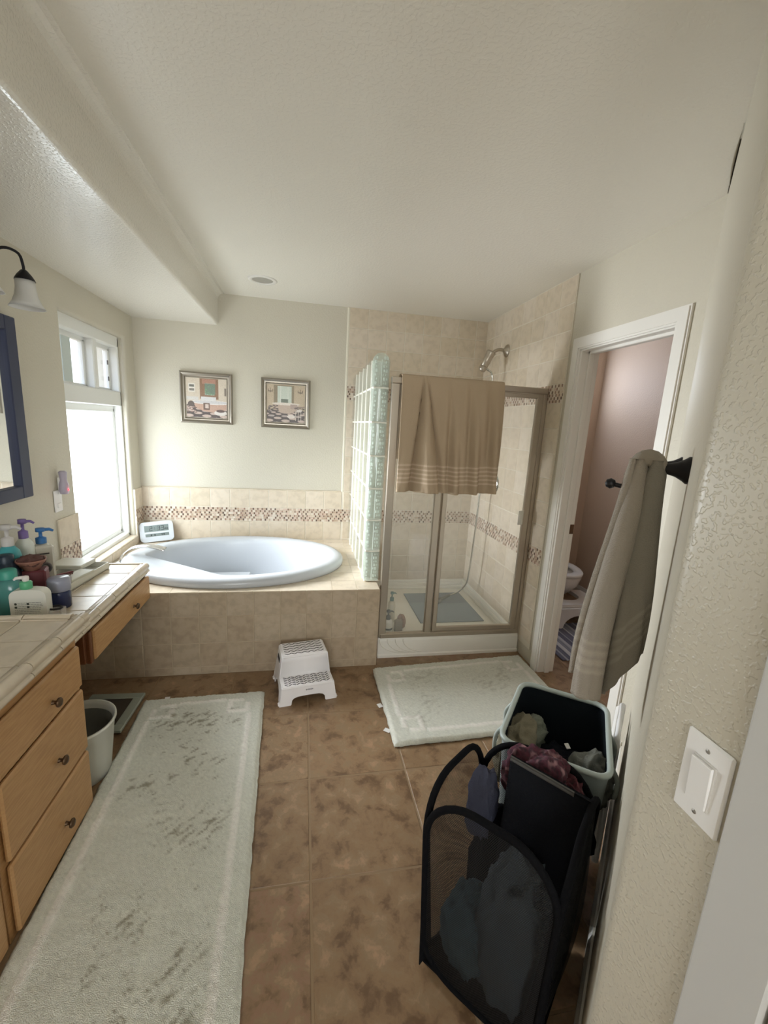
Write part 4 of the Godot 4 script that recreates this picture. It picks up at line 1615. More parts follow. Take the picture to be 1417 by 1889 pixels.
	thick(st, 20, 2, func(u: float, v: float) -> Vector3: return o + dirv * 0.165 * u + nrm * 0.019 + Y * (0.004 - 0.030 * u - 0.012 * v), 0.006)
	put("hem", done(st), cloth(c8(96, 94, 92), 0.1, 4.0), get_node("dark_jeans"))
	var mar := StandardMaterial3D.new()
	var nt := ntex(noise(0.035, 77, FastNoiseLite.TYPE_CELLULAR, 2), 256, [[0.2, c8(40, 26, 32)], [0.45, c8(92, 44, 58)], [0.6, c8(70, 48, 56)], [0.8, c8(168, 128, 132)]])
	mar = skin(mat(Color.WHITE, 1.0), nt, Vector3.ONE * 5.0)
	st = mb()
	heap(st, Vector3(1.955, 0.56, 2.74), Vector3(0.085, 0.09, 0.05), 23, 0.3, -0.7)
	tag(obj("print_blouse", st, mar), "maroon and pink patterned blouse on top of the dark clothes", "blouse", g)
	st = mb()
	heap(st, Vector3(2.02, 0.555, 2.785), Vector3(0.035, 0.05, 0.035), 25, 0.3, -0.7)
	tag(obj("print_scarf", st, skin(mat(c8(230, 190, 190), 1.0), nt, Vector3.ONE * 7.0)), "small pale pink printed scarf beside the maroon blouse", "scarf", g)
	st = mb()
	heap(st, Vector3(1.815, 0.46, 2.69), Vector3(0.045, 0.11, 0.04), 27, 0.2, 0.8)
	tag(obj("grey_blue_top", st, cloth(c8(78, 80, 96), 0.2, 2.0)), "grey-blue top pressed against the back of the mesh hamper", "top", g)
	# ---- the grey basket behind it
	var bk := thing("laundry_basket", "grey rectangular plastic laundry basket with a dark lining behind the mesh hamper", "laundry basket")
	var rim := [Vector2(2.125, 2.325), Vector2(2.362, 2.50), Vector2(2.14, 2.80), Vector2(1.895, 2.605)]
	var cen: Vector2 = (rim[0] + rim[1] + rim[2] + rim[3]) / 4.0
	var grey := mat(c8(150, 160, 160), 0.5)
	var outline := func(k: float, y: float) -> Array:
		var pts := []
		for s in 4:
			var p: Vector2 = cen + (rim[s] - cen) * k
			var pa: Vector2 = cen + (rim[(s + 3) % 4] - cen) * k
			var pb: Vector2 = cen + (rim[(s + 1) % 4] - cen) * k
			var r := 0.05
			var qa := p + (pa - p).normalized() * r
			var qb := p + (pb - p).normalized() * r
			for i in 7:
				var w := i / 6.0
				var m := qa.lerp(p, w).lerp(p.lerp(qb, w), w)
				pts.append(Vector3(m.x, y, m.y))
		return pts
	st = mb()
	st.set_smooth_group(0)
	var lv := []
	for e in [[0.80, 0.0], [0.82, 0.02], [0.92, 0.35], [1.0, 0.6]]:
		lv.append(outline.call(e[0], e[1]))
	for i in lv.size() - 1:
		for j in lv[0].size():
			var l: int = (j + 1) % lv[0].size()
			quad(st, lv[i][j], lv[i + 1][j], lv[i + 1][l], lv[i][l])
	obj("shell", st, grey, bk)
	st = mb()
	st.set_smooth_group(0)
	lv = []
	for e in [[0.985, 0.598], [0.90, 0.35], [0.80, 0.03], [0.4, 0.02], [0.02, 0.02]]:
		lv.append(outline.call(e[0], e[1]))
	for i in lv.size() - 1:
		for j in lv[0].size():
			var l: int = (j + 1) % lv[0].size()
			quad(st, lv[i][j], lv[i + 1][j], lv[i + 1][l], lv[i][l])
	obj("lining", st, cloth(c8(28, 33, 38), 0.1, 3.0), bk)
	st = mb()
	var rl: Array = outline.call(1.0, 0.6)
	rl.append(rl[0])
	tube(st, rl, 0.009, 8)
	obj("rim", st, mat(c8(172, 182, 178), 0.4), bk)
	for s in [3, 1]:   # the two carrying handles, folded down on the short sides
		var a: Vector2 = rim[s].lerp(rim[(s + 1) % 4], 0.30)
		var b: Vector2 = rim[s].lerp(rim[(s + 1) % 4], 0.72)
		var ov := ((a + b) / 2.0 - cen).normalized() * 0.03
		st = mb()
		tube(st, curve([Vector3(a.x, 0.58, a.y), Vector3(a.x + ov.x, 0.53, a.y + ov.y), Vector3(a.x + ov.x, 0.47, a.y + ov.y), Vector3((a.x + b.x) / 2 + ov.x, 0.45, (a.y + b.y) / 2 + ov.y), Vector3(b.x + ov.x, 0.47, b.y + ov.y), Vector3(b.x + ov.x, 0.53, b.y + ov.y), Vector3(b.x, 0.58, b.y)], 30), 0.007, 8)
		obj("handle", st, mat(c8(172, 182, 178), 0.4), bk)
	g = "clothes in the grey basket"
	st = mb()
	heap(st, Vector3(2.03, 0.45, 2.50), Vector3(0.10, 0.10, 0.055), 33, 0.3, 0.75, 1.0)
	tag(obj("khaki_trousers", st, cloth(c8(128, 122, 104), 0.15, 2.0)), "khaki trousers bunched at the left side of the grey basket", "trousers", g)
	st = mb()
	heap(st, Vector3(2.10, 0.46, 2.44), Vector3(0.07, 0.06, 0.05), 37, 0.3, 0.5, 1.1)
	tag(obj("olive_shirt", st, cloth(c8(120, 124, 112), 0.15, 2.0)), "olive grey shirt at the far left corner of the grey basket", "shirt", g)
	st = mb()
	heap(st, Vector3(2.19, 0.47, 2.665), Vector3(0.06, 0.08, 0.055), 39, 0.32, 0.2, 1.1)
	tag(obj("grey_socks", st, cloth(c8(120, 122, 116), 0.15, 2.0)), "grey bundle of socks at the wall side of the grey basket", "socks", g)
	st = mb()
	heap(st, Vector3(2.16, 0.25, 2.56), Vector3(0.13, 0.2, 0.13), 41, 0.2, 0.7)
	tag(obj("dark_laundry", st, cloth(c8(26, 28, 34), 0.2, 2.0)), "black laundry filling the bottom of the grey basket", "laundry", g)
	st = mb()
	bx(st, Vector3.ZERO, Vector3(0.016, 0.003, 0.02), 0.001, Transform3D(Basis(Vector3.RIGHT, 0.4), Vector3(2.21, 0.47, 2.52)))
	tag(obj("care_label", st, M.plastic), "small white label in the dark depth of the grey basket", "label")
	# white plastic tray standing on edge against the angled wall
	var wt := thing("white_tray", "white plastic tray on edge between the grey basket and the angled wall", "tray", Vector3(2.435, 0.03, 2.475), atan2(-(E1 - E2).z, (E1 - E2).x))
	st = mb()
	bx(st, Vector3(0, 0.24, 0), Vector3(0.30, 0.46, 0.02), 0.009)
	obj("tray_back", st, M.plastic, wt)
	st = mb()
	tube(st, [Vector3(-0.15, 0.01, 0.012), Vector3(-0.15, 0.47, 0.012), Vector3(0.15, 0.47, 0.012), Vector3(0.15, 0.01, 0.012), Vector3(-0.15, 0.01, 0.012)], 0.012, 8)
	obj("tray_rim", st, M.plastic, wt)


# ------------------------------------------------------------------ hooks and hand towel
func make_hooks() -> void:
	var Y := Vector3.UP
	var d := (E1 - E2).normalized()
	var n := Vector3(d.z, 0, -d.x)
	var b := Basis(-d, Y, (-d).cross(Y))
	if b.z.dot(n) < 0.0:
		b = Basis(d, Y, d.cross(Y))
	for q in [[0.287, "dark bronze double robe hook near the wall corner, holding the hand towel", 1.49], [0.80, "dark bronze double robe hook farther along the angled wall, mostly behind the towel", 1.475]]:
		var at: Vector3 = E2 + d * q[0]
		var t := thing("robe_hook", q[1], "hook", Vector3(at.x, q[2], at.z))
		t.basis = b
		var st := mb()
		lathe(st, [Vector2(0.027, 0), Vector2(0.027, 0.004), Vector2(0.022, 0.01), Vector2(0.015, 0.022), Vector2(0.011, 0.036), Vector2(0.009, 0.05), Vector2(0.008, 0.056), Vector2(0, 0.057)], 28, Transform3D(Basis(Vector3.RIGHT, PI / 2.0), Vector3.ZERO))
		obj("backplate", st, M.iron, t)
		st = mb()
		tube(st, curve([Vector3(0, 0, 0.045), Vector3(0, 0.002, 0.066), Vector3(0, 0.012, 0.082)], 8), 0.0055, 10)
		lathe(st, [Vector2(0, -0.011), Vector2(0.008, -0.008), Vector2(0.0115, 0), Vector2(0.008, 0.008), Vector2(0, 0.011)], 16, Transform3D(Basis(Vector3.RIGHT, PI / 2.0), Vector3(0, 0.016, 0.088)))
		obj("upper_prong", st, M.iron, t)
		st = mb()
		tube(st, curve([Vector3(0, -0.002, 0.045), Vector3(0, -0.022, 0.062), Vector3(0, -0.040, 0.085), Vector3(0, -0.044, 0.112), Vector3(0, -0.042, 0.128)], 16), 0.0048, 10)
		lathe(st, [Vector2(0, -0.011), Vector2(0.008, -0.008), Vector2(0.0115, 0), Vector2(0.008, 0.008), Vector2(0, 0.011)], 16, Transform3D(Basis(Vector3.RIGHT, PI / 2.0), Vector3(0, -0.041, 0.134)))
		obj("lower_prong", st, M.iron, t)
	# the towel over the near hook: two gathered tails that swell towards the room, the outer one longer
	var hk: Vector3 = E2 + d * 0.287 + Vector3(0, 1.49, 0)
	var tw := thing("hand_towel", "taupe terry hand towel hanging from the dark hook beside the switch", "towel")
	var tail := func(called: String, r0: float, l0: float, r1: float, l1: float, len_r: float, len_l: float, swell: float, push: float, ph: float, colour: Color) -> void:
		var st := mb()
		var w := func(u: float, v: float) -> Vector3:
			# u runs once round the gathered tail, v down it
			var a := TAU * u
			var g := smoothstep(0.0, 0.9, v)
			var right := lerpf(r0, r1, g)
			var left := lerpf(l0, l1, g ** 0.8)
			var mid := (right + left) / 2.0
			var half := (left - right) / 2.0 * lerpf(0.5, 1.0, smoothstep(0.0, 0.07, v))
			var crease := 1.0 - 0.16 * (0.5 + 0.5 * sin(a * 3.0 + ph + v * 2.0)) - 0.12 * maxf(0.0, sin(a * 5.0 + ph * 2.0 - v * 3.0)) * g
			var out := mid + half * cos(a) * crease
			var along := push * g + lerpf(0.013, swell, g) * sin(a) * crease + 0.004 * sin(v * 8.0 + ph)
			var len := lerpf(len_r, len_l, 0.5 + 0.5 * cos(a))
			return hk + n * out - d * along + Vector3(0, 0.015 - len * v, 0)
		var cc := func(u: float, v: float) -> Color:
			var s := (1.0 - v) * (len_r + len_l) / 2.0
			var k := 0.0
			for q in [0.07, 0.092, 0.114, 0.136]:
				k = maxf(k, 1.0 - smoothstep(0.003, 0.007, absf(s - q)))
			return colour.lerp(colour * 1.2, k)
		thick(st, 72, 80, w, 0.008, cc)
		obj(called, st, M.taupe_vertex, tw)
	tail.call("outer_tail", 0.068, 0.101, 0.086, 0.145, 0.545, 0.548, 0.030, 0.012, 0.3, lin(164, 156, 145))
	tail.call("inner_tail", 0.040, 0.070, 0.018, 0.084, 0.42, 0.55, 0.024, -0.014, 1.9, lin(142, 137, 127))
	tail.call("edge_fold", 0.090, 0.106, 0.128, 0.157, 0.50, 0.52, 0.010, -0.012, 0.9, lin(158, 150, 139))
	var st := mb()
	var rad := []
	for k in 19:
		rad.append(0.0115 + 0.003 * sin(PI * k / 18.0))
	tube(st, curve([hk + n * 0.090 + Y * -0.035, hk + n * 0.089 + Y * 0.0, hk + n * 0.083 + Y * 0.014, hk + n * 0.071 + Y * 0.019, hk + n * 0.059 + Y * 0.013, hk + n * 0.053 + Y * 0.0, hk + n * 0.052 + Y * -0.035], 18), rad, 14, 1.25)
	obj("crown", st, M.hook_towel, tw)


func make_shower_towel() -> void:
	var t := thing("bath_towel", "large taupe bath towel draped over the top rail of the shower door", "towel")
	var st := mb()
	var top := 1.846
	var front := 0.69
	var back := 0.5
	var arc := 0.10
	var nz := noise(3.0, 71, FastNoiseLite.TYPE_SIMPLEX_SMOOTH, 2)
	var total := front + arc + back
	var f := func(u: float, v: float) -> Vector3:
		var s := v * total
		var x := lerpf(1.838, 2.486, u)
		var y := top
		var z := 1.082
		var a := 0.0
		if s < front:
			a = (front - s) / front
			y = top - (front - s)
			z = 1.122
		elif s < front + arc:
			var g := (s - front) / arc
			y = top + 0.006 * sin(PI * g)
			z = lerpf(1.122, 1.042, g)
		else:
			a = (s - front - arc) / back
			y = top - (s - front - arc)
			z = 1.042
		if s < front:
			# two deep pleats that part from one gathered point near the left of the rail, softer folds to the right
			var ga := a ** 0.55
			var pl := lerpf(0.205, 0.13, a)
			var pr := lerpf(0.225, 0.43, a ** 0.85)
			var pm := (pl + pr) / 2.0
			z += 0.075 * ga * exp(-(((u - pm) / (0.012 + 0.085 * a)) ** 2))
			z -= 0.045 * ga * exp(-(((u - pr) / (0.010 + 0.022 * a)) ** 2))
			z -= 0.04 * ga * exp(-(((u - pl) / (0.010 + 0.018 * a)) ** 2))
			z += 0.018 * ga * exp(-(((u - lerpf(0.12, 0.05, a)) / 0.05) ** 2))
			var fade := smoothstep(0.30, 0.5, u)
			z += fade * a ** 0.7 * (0.026 * sin((u + 0.04 * a) * 34.0) + 0.013 * sin((u - 0.05 * a) * 63.0 + 1.0))
			z += 0.05 * ga + 0.012 + 0.008 * nz.get_noise_2d(u * 0.8, a * 0.5)
			x += 0.012 * (u - 0.5) * a
			y += 0.006 * sin(u * 8.0) * a
			# the woven bands near the hem pull the pile together
			var sb := front - (top - y)
			if a > 0.93:
				z += 0.004 * sin(u * 120.0) * (a - 0.93) / 0.07
		return Vector3(x, y, z)
	var base := lin(178, 158, 134)
	thick(st, 120, 150, f, 0.009, func(u: float, v: float) -> Color:
		var s := v * total
		var k := 0.0
		for q in [0.062, 0.088, 0.114, 0.14, 0.166]:
			k = maxf(k, 1.0 - smoothstep(0.003, 0.0065, absf(s - q)))
		return base.lerp(lin(206, 186, 164), k))
	obj("cloth", st, M.taupe_vertex, t)


# ------------------------------------------------------------------ toilet room
func make_toilet_room() -> void:
	var china := mat(c8(232, 228, 224), 0.15)
	var t := thing("toilet", "white toilet with its lid up seen past the door jamb", "toilet", Vector3(3.50, 0, 0.0))
	var st := mb()
	bx(st, Vector3(0, 0.58, 0.11), Vector3(0.44, 0.38, 0.19), 0.03)
	obj("tank", st, china, t)
	st = mb()
	bx(st, Vector3(0, 0.785, 0.112), Vector3(0.46, 0.035, 0.205), 0.012)
	obj("tank_lid", st, china, t)
	var egg := func(a: float, rx: float, rf: float, rb: float, zc: float, y: float) -> Vector3:
		var z := sin(a)
		return Vector3(cos(a) * rx, y, zc + (rf if z > 0.0 else rb) * z)
	st = mb()
	st.set_smooth_group(0)
	var lv := []
	for e in [[0.11, 0.17, 0.20, 0.36, 0.0], [0.10, 0.15, 0.19, 0.36, 0.04], [0.095, 0.14, 0.18, 0.37, 0.16], [0.125, 0.20, 0.2, 0.40, 0.23], [0.165, 0.245, 0.2, 0.42, 0.30], [0.182, 0.27, 0.21, 0.42, 0.36], [0.185, 0.275, 0.21, 0.42, 0.385], [0.175, 0.262, 0.2, 0.42, 0.393], [0.135, 0.21, 0.17, 0.42, 0.390], [0.12, 0.19, 0.15, 0.42, 0.34], [0.08, 0.13, 0.1, 0.41, 0.26], [0.01, 0.02, 0.02, 0.41, 0.23]]:
		var r := []
		for i in 48:
			r.append(egg.call(TAU * i / 48.0, e[0], e[1], e[2], e[3], e[4]))
		lv.append(r)
	for i in lv.size() - 1:
		for j in 48:
			quad(st, lv[i][j], lv[i + 1][j], lv[i + 1][(j + 1) % 48], lv[i][(j + 1) % 48])
	obj("bowl", st, china, t)
	st = mb()
	st.set_smooth_group(0)
	lv = []
	for e in [[0.187, 0.278, 0.2, 0.42, 0.396], [0.19, 0.282, 0.2, 0.42, 0.408], [0.182, 0.272, 0.19, 0.42, 0.418], [0.15, 0.23, 0.17, 0.42, 0.420], [0.122, 0.195, 0.15, 0.42, 0.412], [0.122, 0.195, 0.15, 0.42, 0.397]]:
		var r := []
		for i in 48:
			r.append(egg.call(TAU * i / 48.0, e[0], e[1], e[2], e[3], e[4]))
		lv.append(r)
	for i in lv.size() - 1:
		for j in 48:
			quad(st, lv[i][j], lv[i + 1][j], lv[i + 1][(j + 1) % 48], lv[i][(j + 1) % 48])
	obj("seat", st, M.plastic, t)
	st = mb()
	var lid := PackedVector2Array()
	for i in 32:
		var a := TAU * i / 32.0
		lid.append(Vector2(cos(a) * 0.185, 0.20 + (0.2 if sin(a) < 0.0 else 0.24) * sin(a)))
	extrude(st, lid, 0.02, Transform3D(Basis(Vector3.RIGHT, -0.12), Vector3(0, 0.42, 0.215)), true)
	obj("lid", st, M.plastic, t)
	# squat stool round the foot of the toilet
	var s := thing("squat_stool", "white plastic squatting stool wrapped round the base of the toilet", "stool", Vector3(3.495, 0, 0.80))
	var pl := PackedVector2Array()
	for e in [Vector2(-0.20, 0.0), Vector2(0.20, 0.0), Vector2(0.235, -0.05), Vector2(0.225, -0.30), Vector2(0.12, -0.32)]:
		pl.append(e)
	for i in 9:
		var a := PI * i / 8.0
		pl.append(Vector2(0.12 * cos(a), -0.20 + 0.11 * sin(a)))
	pl.append(Vector2(-0.12, -0.32))
	pl.append(Vector2(-0.225, -0.30))
	pl.append(Vector2(-0.235, -0.05))
	st = mb()
	extrude(st, pl, 0.03, Transform3D(Basis(Vector3.RIGHT, Vector3.BACK, Vector3.DOWN), Vector3(0, 0.21, 0)), true)
	obj("top", st, M.plastic, s)
	var skirt := PackedVector2Array([Vector2(-0.22, 0), Vector2(-0.13, 0)])
	for i in 11:
		var a := PI - PI * i / 10.0
		skirt.append(Vector2(0.12 * cos(a), 0.02 + 0.10 * sin(a)))
	skirt.append_array(PackedVector2Array([Vector2(0.13, 0), Vector2(0.22, 0), Vector2(0.20, 0.185), Vector2(-0.20, 0.185)]))
	st = mb()
	extrude(st, skirt, 0.016, Transform3D(Basis(Vector3.RIGHT, 0.08), Vector3(0, 0, -0.005)))
	obj("front_skirt", st, M.plastic, s)
	for sx in [-1, 1]:
		st = mb()
		extrude(st, PackedVector2Array([Vector2(0, 0), Vector2(-0.09, 0), Vector2(-0.11, 0.06), Vector2(-0.19, 0.06), Vector2(-0.21, 0), Vector2(-0.30, 0), Vector2(-0.30, 0.185), Vector2(0, 0.185)]), 0.014, Transform3D(Basis(Vector3(0, 0, 1), Vector3.UP, Vector3(-1, 0, 0)), Vector3(0.228 * sx + 0.007, 0, 0)))
		obj("side_skirt", st, M.plastic, s)
	st = mb()
	bx(st, Vector3(0, 0.14, 0.014), Vector3(0.02, 0.028, 0.004), 0.002)
	obj("emblem", st, mat(c8(120, 116, 112), 0.5), s)
	# striped rag rug: woven strips
	var r := thing("striped_rug", "blue, grey and white striped rag rug on the toilet room floor", "rug")
	var cols := [c8(128, 128, 146), c8(206, 206, 214), c8(166, 168, 182), c8(224, 224, 228), c8(134, 134, 152), c8(188, 190, 202)]
	var x := 3.085
	var k := 0
	var mats := []
	for c in cols:
		mats.append(cloth(c, 0.25, 3.0))
	while x < 3.68:
		var wd: float = [0.03, 0.018, 0.024, 0.012, 0.036, 0.02, 0.014][k % 7]
		st = mb()
		bx(st, Vector3(x + wd / 2.0, 0.006, 0.99), Vector3(wd - 0.001, 0.010, 0.54 + 0.01 * sin(k * 2.0)), 0.003)
		obj("woven_strip", st, mats[(k * 5 + k / 3) % 6], r)
		x += wd
		k += 1


# ------------------------------------------------------------------ step stool
func make_step_stool() -> void:
	var t := thing("step_stool", "white two-step plastic stool with dark herringbone grips before the tub", "step stool", Vector3(1.325, 0, 1.512), 0.17)
	var wht := mat(c8(246, 243, 244), 0.4)
	var grip := mat(c8(66, 62, 66), 0.8)
	# half width at a height, front lean
	var hw := func(y: float) -> float: return 0.157 - 0.12 * y
	var step := func(called: String, y: float, za: float, zb: float) -> MeshInstance3D:
		var st := mb()
		var w: float = hw.call(y)
		bx(st, Vector3(0, y - 0.008, (za + zb) / 2), Vector3(w * 2.0, 0.018, zb - za), 0.007)
		return obj(called, st, wht, t)
	var top: MeshInstance3D = step.call("tread", 0.225, -0.272, -0.112)
	var low: MeshInstance3D = step.call("tread", 0.103, -0.13, 0.004)
	for e in [[top, 0.2255, -0.262, -0.124], [low, 0.1035, -0.100, -0.010]]:
		var st := mb()
		var w: float = hw.call(e[1]) - 0.016
		var rows := 5
		var p: float = (e[3] - e[2]) / rows
		for j in rows:
			var n := 12
			for i in n:
				var x: float = lerpf(-w, w, (i + 0.5) / n)
				var a := 0.62 if i % 2 else -0.62
				bx(st, Vector3.ZERO, Vector3(0.022, 0.002, 0.0048), 0.0008, Transform3D(Basis(Vector3.UP, a), Vector3(x, e[1] + 0.001, e[2] + p * (j + 0.5))))
		obj("grip_ridges", st, grip, e[0]).set_meta("kind", "stuff")
	# riser between the two treads and the front skirt with its arch
	var st := mb()
	thick(st, 2, 4, func(u: float, v: float) -> Vector3:
		var y := lerpf(0.096, 0.222, v)
		return Vector3((u * 2.0 - 1.0) * (hw.call(y) - 0.002), y, lerpf(-0.104, -0.117, v)), 0.006)
	obj("riser", st, wht, t)
	var sk := func(called: String, h: float, z0: float, z1: float, arch: float) -> void:
		var a: float = hw.call(0.0) + 0.004
		var b: float = hw.call(h)
		var pl := PackedVector2Array([Vector2(-a, 0), Vector2(-a + 0.062, 0)])
		for i in 9:
			var g := PI - PI * i / 8.0
			var c := cos(g)
			pl.append(Vector2((a - 0.066) * signf(c) * absf(c) ** 0.5, 0.004 + arch * sin(g) ** 0.6))
		pl.append_array(PackedVector2Array([Vector2(a - 0.062, 0), Vector2(a, 0), Vector2(b, h), Vector2(-b, h)]))
		var q := mb()
		var lean := atan2(z1 - z0, h)
		extrude(q, pl, 0.006, Transform3D(Basis(Vector3.RIGHT, lean), Vector3(0, 0, z0 - 0.006)))
		obj(called, q, wht, t)
	sk.call("front_skirt", 0.100, 0.016, 0.002, 0.042)
	sk.call("back_skirt", 0.22, -0.285, -0.262, 0.06)
	for sx in [-1, 1]:
		var q := mb()
		# side outline in (z, y) with an arch below and a hand hole above
		var o := PackedVector2Array([Vector2(-0.285, 0), Vector2(-0.235, 0), Vector2(-0.215, 0.04), Vector2(-0.17, 0.058), Vector2(-0.115, 0.058), Vector2(-0.07, 0.04), Vector2(-0.05, 0), Vector2(0.014, 0), Vector2(0.002, 0.100), Vector2(-0.104, 0.100), Vector2(-0.117, 0.22), Vector2(-0.266, 0.22)])
		var tilt := Basis(Vector3(0, 0, 1), Vector3(-sx * 0.12, 1, 0).normalized(), Vector3(-sx, -0.12, 0).normalized())
		extrude(q, o, 0.006, Transform3D(tilt, Vector3(sx * 0.159, 0, 0)))
		var sp := obj("side_panel", q, wht, t)
		q = mb()
		bx(q, Vector3.ZERO, Vector3(0.003, 0.026, 0.07), 0.0012, Transform3D(Basis(Vector3.BACK, 0.12 * sx), Vector3(sx * (0.1605 - 0.12 * 0.175), 0.175, -0.2)))
		obj("hand_hole", q, mat(c8(70, 68, 70), 0.8), sp)
		for z in [-0.27, -0.004]:
			q = mb()
			bx(q, Vector3(sx * 0.150, 0.006, z), Vector3(0.034, 0.012, 0.034), 0.005)
			obj("foot", q, wht, t)
	st = mb()
	for i in 6:
		bx(st, Vector3(-0.012 + 0.007 * i, 0.078, 0.0065), Vector3(0.0048, 0.006 if i % 2 else 0.008, 0.003), 0.0005)
	obj("embossed_mark", st, mat(c8(150, 146, 150), 0.5), t)


# ------------------------------------------------------------------ left wall
func make_left_wall_things() -> void:
	var Y := Vector3.UP
	var m := thing("vanity_mirror", "large vanity mirror in a navy wooden frame at the left edge", "mirror")
	obj("glass", box(0.002, 0.012, 1.17, 1.89, 1.50, 3.0), M.mirror, m)
	for e in [[1.437, 1.51, 1.13, 1.915], [2.98, 3.06, 1.13, 1.915]]:
		obj("frame_stile", box(0.002, 0.032, e[2], e[3], e[0], e[1], 0.004), M.navy, m)
	for y in [[1.13, 1.187], [1.855, 1.915]]:
		obj("frame_rail", box(0.002, 0.032, y[0], y[1], 1.508, 2.982, 0.004), M.navy, m)
	# sconce with bell shades
	var s := thing("vanity_light", "black scrolled vanity light with frosted bell shades above the mirror", "wall light", Vector3(0, 2.06, 0))
	obj("backplate", box(0.002, 0.022, -0.05, 0.05, 1.86, 2.46, 0.006), M.iron, s)
	var glass := mat(c8(226, 224, 220), 0.45)
	glass.backlight_enabled = true
	glass.backlight = Color(0.5, 0.5, 0.48)
	for z in [1.53, 1.79, 2.05]:
		var st := mb()
		tube(st, curve([Vector3(0.022, -0.02, z + 0.11), Vector3(0.05, 0.03, z + 0.10), Vector3(0.10, 0.085, z + 0.065), Vector3(0.13, 0.085, z + 0.02), Vector3(0.135, 0.05, z + 0.003), Vector3(0.135, 0.02, z)], 24), 0.0055, 10)
		if z < 1.6:
			st.set_smooth_group(0)
		obj("arm", st, M.iron, s)
		st = mb()
		var T := Transform3D(Basis(), Vector3(0.135, 0, z))
		lathe(st, [Vector2(0.036, -0.012), Vector2(0.034, -0.006), Vector2(0.026, 0.008), Vector2(0.012, 0.026), Vector2(0.007, 0.03), Vector2(0, 0.031)], 28, T)
		obj("cup", st, M.iron, s)
		st = mb()
		lathe(st, [Vector2(0.063, -0.118), Vector2(0.050, -0.098), Vector2(0.039, -0.07), Vector2(0.0345, -0.04), Vector2(0.034, -0.01), Vector2(0.031, -0.01), Vector2(0.0315, -0.04), Vector2(0.036, -0.07), Vector2(0.047, -0.098), Vector2(0.06, -0.117), Vector2(0.063, -0.118)], 32, T)
		obj("shade", st, glass, s)
	var bl := mb()
	lathe(bl, [Vector2(0, -0.02), Vector2(0.015, -0.013), Vector2(0.02, 0), Vector2(0.015, 0.013), Vector2(0, 0.02)], 20, Transform3D(Basis(), Vector3(0.035, -0.02, 1.86)))
	obj("finial", bl, M.iron, s)
	# outlet with a plug-in night light
	var o := thing("wall_outlet", "white wall outlet left of the window with a night light in it", "outlet", Vector3(0.0, 1.06, 1.19))
	obj("cover_plate", box(0.001, 0.007, -0.058, 0.058, -0.036, 0.036, 0.003), M.plastic, o)
	obj("socket", box(0.006, 0.010, -0.036, -0.01, -0.016, 0.016, 0.002), M.plastic, o)
	var nl := thing("night_light", "lilac plug-in night light with a red indicator above the outlet", "night light", Vector3(0.03, 1.155, 1.175))
	var st := mb()
	lathe(st, [Vector2(0, -0.062), Vector2(0.018, -0.058), Vector2(0.024, -0.04), Vector2(0.022, -0.01), Vector2(0.016, 0.015), Vector2(0.018, 0.045), Vector2(0.019, 0.058), Vector2(0.012, 0.064), Vector2(0, 0.065)], 24)
	obj("body", st, mat(c8(176, 168, 184), 0.35), nl)
	obj("plug_base", box(-0.024, -0.004, -0.06, 0.03, -0.012, 0.012, 0.003), M.plastic, nl)
	var red := mat(c8(255, 60, 70), 0.4)
	red.emission_enabled = true
	red.emission = c8(255, 70, 80)
	red.emission_energy_multiplier = 1.5
	st = mb()
	lathe(st, [Vector2(0, 0.003), Vector2(0.003, 0.002), Vector2(0.0035, 0)], 12, Transform3D(Basis(Vector3.BACK, -PI / 2.0), Vector3(0.0225, -0.035, 0.004)))
	obj("indicator", st, red, nl)
	var li := OmniLight3D.new()
	li.name = "indicator_glow"
	li.light_color = c8(255, 70, 80)
	li.light_energy = 0.0004
	li.light_size = 0.003
	li.omni_range = 8.0
	li.omni_attenuation = 2.0
	li.shadow_enabled = true
	nl.add_child(li)
	li.position = Vector3(0.028, -0.035, 0.004)


